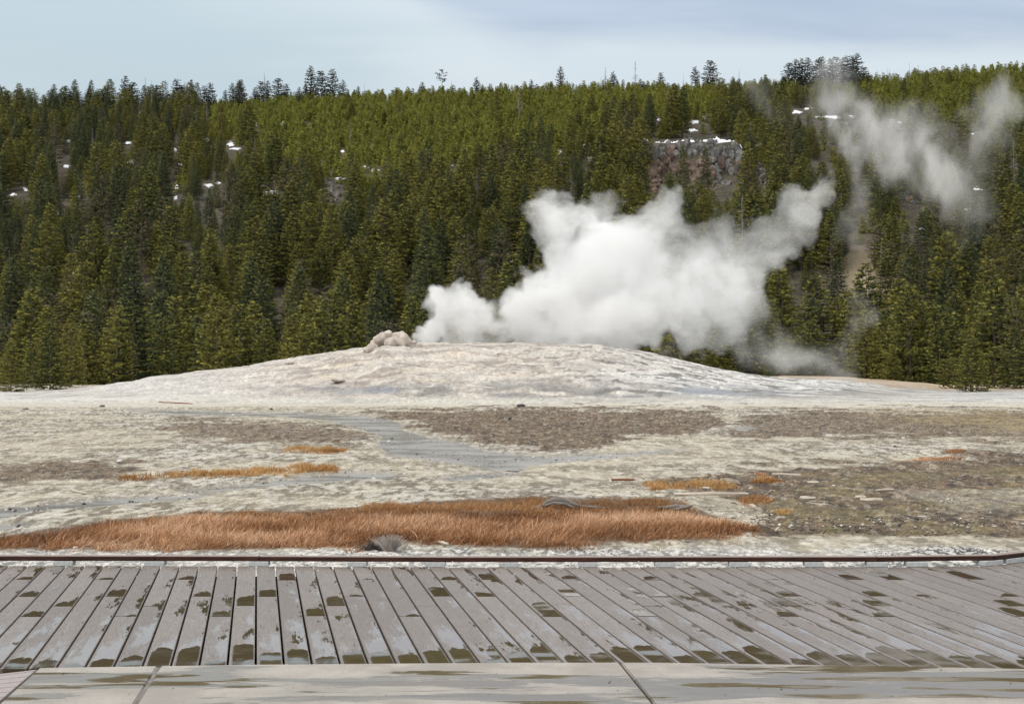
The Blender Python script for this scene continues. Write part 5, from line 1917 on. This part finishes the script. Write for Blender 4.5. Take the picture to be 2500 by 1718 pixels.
def s_gravel(r, n):
    px_ = r.uniform(-150, 2650, n)
    D_ = r.uniform(12.25, 14.9, n)
    k = fbm(px_ / 60, D_ * 3, 500, 3)
    ok = r.random(n) < sstep(0.3, 0.5, k) * (1 - sstep(13.9, 14.9, D_))
    px_, D_ = px_[ok], D_[ok]
    return np.stack([(px_ - CX) / F * D_, D_, np.full(len(D_), G0 + 0.003)], -1)


litter('gravel', 'white and dark gravel along the kerb rail', 26000, s_gravel, (0.010, 0.026), [M['stone_white'], M['stone_dark'], M['stone_grey']], [.50, .30, .20], 5)


def s_zone(poly, y0, y1):
    def f(r, n):
        px_ = r.uniform(min(p[0] for p in poly), max(p[0] for p in poly), n)
        py_ = r.uniform(y0, y1, n)
        sd = poly_sd(px_, py_, poly, 3)
        k = fbm(px_ / 50, py_ / 9, 510, 3)
        ok = (sd > 0) & (r.random(n) < sstep(0.3, 0.6, k))
        px_, py_ = px_[ok], py_[ok]
        D_ = (CH - G0) * F / (py_ - HZ)
        return np.stack([(px_ - CX) / F * D_, D_, np.full(len(D_), G0 + 0.006)], -1)
    return f


litter('soil_clods', 'crumbly brown soil clods on the ground at the right', 8000, s_zone(D2([(1400, 1110), (1450, 1088), (1700, 1066), (2000, 1054), (2450, 1030), (2450, 1225), (2000, 1216), (1720, 1216), (1690, 1160)]), 1120, 1312),
       (0.014, 0.036), [M['rock_red'], M['stone_grey'], M['stone_dark'], M['drift_pale']], [.40, .32, .24, .04], 6)
litter('sinter_chips', 'pale chips scattered over the flat', 9000, s_zone([(-100, 1010), (2600, 1010), (2600, 1300), (-100, 1300)], 1010, 1290),
       (0.015, 0.05), [M['stone_white'], M['sinter'], M['stone_dark'], M['stone_grey']], [.34, .26, .22, .18], 7)


def s_deck(r, n):
    px_ = r.uniform(0, 2500, n)
    D_ = 12.0 - np.abs(r.normal(0, 0.35, n))
    ok = r.random(n) < (0.25 + 0.75 * (px_ < 800))
    px_, D_ = px_[ok], D_[ok]
    return np.stack([(px_ - CX) / F * D_, D_, np.full(len(D_), 0.004)], -1)


litter('gravel_specks', 'few white gravel specks on the boards near the rail', 330, s_deck, (0.005, 0.012), [M['stone_white']], [1.0], 8)


def s_pave(r, n):
    px_ = r.uniform(0, 2500, n)
    py_ = r.uniform(1635, 1717, n)
    D_ = CH * F / (py_ - HZ)
    ok = px_ > 130
    return np.stack([((px_ - CX) / F * D_)[ok], D_[ok], np.full(ok.sum(), ZC + 0.002)], -1)


litter('grit', 'dark grit specks on the concrete', 60, s_pave, (0.004, 0.009), [M['stone_dark']], [1.0], 9)


# ------------------------------------------------------------------ steam
def _h3(ix, iy, iz, seed):
    h = (ix * 374761393 + iy * 668265263 + iz * 2147483647 + seed * 1442695041) & 0xFFFFFFFF
    h = ((h ^ (h >> 13)) * 1274126177) & 0xFFFFFFFF
    h = h ^ (h >> 16)
    return (h & 0xFFFFFF).astype(np.float32) / np.float32(0xFFFFFF)


def noise3(x, y, z, seed):
    """value noise on flat arrays, through a small table of lattice values"""
    ix, iy, iz = np.floor(x).astype(np.int64), np.floor(y).astype(np.int64), np.floor(z).astype(np.int64)
    fx, fy, fz = x - ix, y - iy, z - iz
    fx = fx * fx * (3 - 2 * fx)
    fy = fy * fy * (3 - 2 * fy)
    fz = fz * fz * (3 - 2 * fz)
    x0, y0, z0 = ix.min(), iy.min(), iz.min()
    nx, ny, nz = ix.max() - x0 + 2, iy.max() - y0 + 2, iz.max() - z0 + 2
    T = np.random.default_rng(seed).random((nx, ny, nz), dtype=np.float32).ravel()
    b = ((ix - x0) * ny + (iy - y0)) * nz + (iz - z0)
    sx, sy = ny * nz, nz
    a0 = T[b] * (1 - fz) + T[b + 1] * fz
    a1 = T[b + sy] * (1 - fz) + T[b + sy + 1] * fz
    b0 = T[b + sx] * (1 - fz) + T[b + sx + 1] * fz
    b1 = T[b + sx + sy] * (1 - fz) + T[b + sx + sy + 1] * fz
    return ((a0 * (1 - fy) + a1 * fy) * (1 - fx) + (b0 * (1 - fy) + b1 * fy) * fx).astype(np.float32)


def fbm3(p, s, seed, octs, gain=0.5, billow=False):
    t, amp, tot = 0.0, 1.0, 0.0
    for o in range(octs):
        k = s * 2.03 ** o
        n = noise3(p[0] * k + 11.3 * o, p[1] * k + 5.7 * o, p[2] * k + 3.1 * o, seed + o)
        if billow:
            n = np.abs(2 * n - 1)
        t = t + amp * n
        tot += amp
        amp *= gain
    return t / tot


def steam(name, label, spec, dist, dens, vox, warp, wscale, lo, hi, billow, bscale, holes=0.0, gap=0.5, hscale=0.3, depth=0.6, stretch=(1, 1, 1), grow=1.55, seed=1):
    """steam as a density grid: round puffs that melt into each other, their skin ruffled by billowy noise"""
    r = random.Random(len(spec))
    bl = []
    for q in spec:
        a, b, rp = q[:3]
        d = dist + r.uniform(-1, 1) * depth
        c = at(a * K, b * K, d)
        bl.append((c.x, c.y, c.z, rp * K * d / F, q[3] if len(q) > 3 else 1.0, q[4] if len(q) > 4 else 1.0))
    B = np.array(bl, np.float32)
    pad = grow * 0.75 * B[:, 3].max() + warp * 0.25
    mn = (B[:, :3] - B[:, 3:4] * grow).min(0) - warp * .2
    mx = (B[:, :3] + B[:, 3:4] * grow).max(0) + warp * .2
    nx, ny, nz = [int(math.ceil((mx[i] - mn[i]) / vox)) + 1 for i in range(3)]
    mx = mn + vox * (np.array([nx, ny, nz]) - 1)
    zz, yy, xx = np.meshgrid(mn[2] + vox * np.arange(nz), mn[1] + vox * np.arange(ny), mn[0] + vox * np.arange(nx), indexing='ij')
    P = [xx.ravel().astype(np.float32), yy.ravel().astype(np.float32), zz.ravel().astype(np.float32)]
    # only work where a puff is near
    near = np.zeros(len(P[0]), bool)
    for bx, by, bz, br, wt, df in B:
        near |= ((P[0] - bx) ** 2 + (P[1] - by) ** 2 + (P[2] - bz) ** 2) < (br * grow + warp * 0.35) ** 2
    idx = np.nonzero(near)[0]
    p = [q[idx] for q in P]
    s_ = stretch
    ps = [p[0] * s_[0], p[1] * s_[1], p[2] * s_[2]]
    w_ = [p[i] + (fbm3(ps, wscale, seed + 100 * i, 4, 0.55) - 0.5) * warp for i in range(3)]
    acc = np.zeros(len(idx), np.float32)
    dac = np.zeros(len(idx), np.float32)
    for bx, by, bz, br, wt, df in B:
        d = np.sqrt((w_[0] - bx) ** 2 + (w_[1] - by) ** 2 + (w_[2] - bz) ** 2)
        v = np.clip(1 - d / (br * grow), 0, 1)
        acc += v * v * wt
        dac += v * v * wt * df
    bn = fbm3([w_[i] * s_[i] for i in range(3)], bscale, seed + 700, 5, 0.62, True)
    s = acc + billow * (bn - 0.42)
    f = np.clip((s - lo) / (hi - lo), 0, 1)
    f = f * f * (3 - 2 * f) * (acc > 0.004) * sstep(0.0, 0.05, acc)
    if holes:
        n = fbm3([w_[i] * s_[i] for i in range(3)], hscale, seed + 900, 5, 0.58)
        f = f * sstep(gap - holes, gap + holes, n)
    D_ = np.zeros(len(P[0]), np.float32)
    D_[idx] = f * dens * dac / np.maximum(acc, 1e-5)
    print(name, 'grid', nx, ny, nz)
    me = bpy.data.meshes.new(name)
    me.vertices.add(nx * ny * nz)
    at_ = me.attributes.new('density', 'FLOAT', 'POINT')
    at_.data.foreach_set('value', D_)
    m = bpy.data.materials.new(name)
    m.use_nodes = True
    t = NT(m.node_tree)
    m.node_tree.nodes.remove(m.node_tree.nodes['Principled BSDF'])
    pv = t.node('ShaderNodeVolumePrincipled', {'Color': (0.9995, 0.9995, 0.9995), 'Anisotropy': 0.0, 'Density': 1.0})
    pv.inputs['Density Attribute'].default_value = 'density'
    t.l.new(pv.outputs[0], m.node_tree.nodes['Material Output'].inputs['Volume'])
    m.cycles.volume_sampling = 'MULTIPLE_IMPORTANCE'
    m.cycles.volume_interpolation = 'LINEAR'
    m.cycles.volume_step_rate = 2.5
    me.materials.append(m)
    o = link(name, me)
    tag(o, label, kind='stuff')
    ng = bpy.data.node_groups.new(name, 'GeometryNodeTree')
    ng.interface.new_socket('Geometry', in_out='INPUT', socket_type='NodeSocketGeometry')
    ng.interface.new_socket('Geometry', in_out='OUTPUT', socket_type='NodeSocketGeometry')
    g = NT(ng)
    gi, go = g.node('NodeGroupInput'), g.node('NodeGroupOutput')
    pos = g.node('GeometryNodeInputPosition').outputs[0]
    q = g.vmath('SCALE', g.vmath('SUBTRACT', pos, tuple(float(v) for v in mn)), sc_=1.0 / vox)
    x, y, z = g.sep(q)[:3]
    x = g.math('ROUND', x)
    y = g.math('ROUND', y)
    z = g.math('ROUND', z)
    ix = g.math('MULTIPLY_ADD', y, float(nx), x)
    ii = g.node('FunctionNodeInputInt', integer=nx * ny)
    # integers, since the index outgrows a float
    def im(op, a, b, c=None):
        nd = g.node('FunctionNodeIntegerMath', operation=op)
        g.put(nd, 0, a)
        g.put(nd, 1, b)
        if c is not None:
            g.put(nd, 2, c)
        return nd.outputs[0]
    def fi(v):
        nd = g.node('FunctionNodeFloatToInt', rounding_mode='ROUND')
        g.put(nd, 0, v)
        return nd.outputs[0]
    index = im('ADD', im('MULTIPLY', fi(z), nx * ny), fi(ix))
    at2 = g.node('GeometryNodeInputNamedAttribute', data_type='FLOAT')
    at2.inputs['Name'].default_value = 'density'
    af = [o_ for o_ in at2.outputs if o_.enabled and o_.name == 'Attribute'][0]
    sa = g.node('GeometryNodeSampleIndex', data_type='FLOAT', domain='POINT')
    g.l.new(gi.outputs[0], sa.inputs['Geometry'])
    g.l.new(af, sa.inputs['Value'])
    g.l.new(index, sa.inputs['Index'])
    vc = g.node('GeometryNodeVolumeCube')
    g.l.new(sa.outputs[0], vc.inputs['Density'])
    vc.inputs['Min'].default_value = tuple(float(v) for v in mn)
    vc.inputs['Max'].default_value = tuple(float(v) for v in mx)
    vc.inputs['Resolution X'].default_value = nx
    vc.inputs['Resolution Y'].default_value = ny
    vc.inputs['Resolution Z'].default_value = nz
    sm = g.node('GeometryNodeSetMaterial')
    sm.inputs['Material'].default_value = m
    g.l.new(vc.outputs[0], sm.inputs['Geometry'])
    g.l.new(sm.outputs[0], go.inputs[0])
    md = o.modifiers.new('volume', 'NODES')
    md.node_group = ng
    return o


MAINS = [(935, 772, 13), (955, 762, 24), (985, 752, 36), (1022, 715, 46), (1045, 685, 40), (1012, 680, 30), (1078, 705, 34), (1070, 735, 48), (1120, 745, 48), (1165, 720, 44), (1200, 690, 46), (1235, 660, 56), (1210, 740, 52), (1290, 750, 48),
         (985, 785, 26), (1040, 785, 30), (1100, 788, 30), (1160, 788, 30), (1220, 790, 34), (1280, 790, 34), (1340, 790, 34), (1400, 785, 34), (1460, 785, 34, 1, 0.6),
         (1218, 492, 36), (1255, 488, 42), (1240, 535, 44), (1295, 500, 46), (1340, 520, 50), (1275, 575, 54), (1300, 630, 66), (1360, 600, 76), (1330, 690, 84), (1400, 730, 62),
         (1352, 455, 28, 0.75, 0.16), (1382, 445, 34, 0.8, 0.16), (1372, 478, 32, 0.8, 0.2), (1425, 520, 46, 0.85, 0.3), (1482, 470, 40, 0.9, 0.25), (1515, 462, 36, 0.85, 0.25), (1500, 510, 50, 0.9, 0.35), (1465, 575, 70, 1, 0.6), (1440, 650, 90), (1550, 540, 50, 0.9, 0.4),
         (1550, 610, 84, 1, 0.6), (1530, 690, 80, 1, 0.7), (1470, 745, 54, 1, 0.6),
         (1600, 515, 44, 0.9, 0.35), (1640, 520, 46, 0.9, 0.4), (1625, 565, 58, 1, 0.6), (1640, 620, 70, 1, 0.7), (1620, 680, 62, 1, 0.5), (1590, 740, 50, 0.9, 0.3), (1690, 555, 56, 0.9, 0.35), (1730, 515, 42, 0.85, 0.25), (1775, 510, 48, 0.85, 0.22),
         (1790, 465, 42, 0.8, 0.34), (1815, 445, 34, 0.8, 0.34), (1838, 470, 46, 0.85, 0.36), (1866, 435, 38, 0.85, 0.36), (1882, 412, 28, 0.8, 0.28), (1850, 515, 44, 0.75, 0.14), (1700, 625, 54, 0.9, 0.35), (1755, 580, 52, 0.8, 0.28), (1810, 555, 40, 0.7, 0.12),
         (1650, 750, 56, 0.8, 0.14), (1560, 775, 46, 0.8, 0.25), (1700, 690, 50, 0.7, 0.12)]
steam('steam_cloud', 'dense white steam cloud billowing right from the geyser mound', MAINS, 95, 1.7, 0.09, 2.9, 0.42, 0.12, 0.28, 0.62, 0.85, 0.26, 0.42, 0.32, seed=3)
WISP = [(1905, 140, 60), (1920, 190, 70), (1885, 240, 70), (1935, 250, 80), (1870, 290, 60, 0.7), (1960, 320, 90), (1990, 280, 80), (1945, 380, 76), (1965, 440, 60), (1955, 500, 50, 0.8), (2045, 300, 80), (2090, 340, 84), (2140, 300, 70), (2110, 390, 80), (2170, 370, 84),
        (2200, 410, 76), (2240, 330, 76), (2255, 260, 76, 1.3), (2270, 210, 64, 1.3), (2215, 460, 60), (2150, 440, 70), (1740, 230, 70, 0.6), (1800, 250, 76, 0.6), (2190, 500, 50, 0.6), (1915, 340, 70)]
steam('steam_wisp', 'thin ragged steam drifting over the upper right hillside', WISP, 112, 0.40, 0.17, 6.0, 0.30, 0.10, 1.5, 0.5, 0.55, 0.14, 0.462, 0.60, 1.4, (1, 1, 0.65), 1.4, 27)
LOW = [(1500, 790, 50), (1560, 775, 60), (1640, 750, 70), (1680, 800, 66), (1720, 710, 66, 0.7), (1760, 770, 72), (1820, 800, 72), (1880, 790, 70), (1880, 830, 46), (1940, 760, 60), (1980, 745, 44), (1800, 700, 56, 0.5), (1650, 700, 60, 0.8), (1960, 690, 40, 0.6), (845, 790, 22, 0.8), (822, 800, 16, 0.7)]
steam('low_steam', 'faint low steam clinging to the trees right of the mound', LOW, 104, 0.36, 0.15, 5.5, 0.34, 0.08, 1.3, 0.5, 0.6, 0.15, 0.468, 0.65, 1.2, (1, 1, 0.8), 1.4, 35)
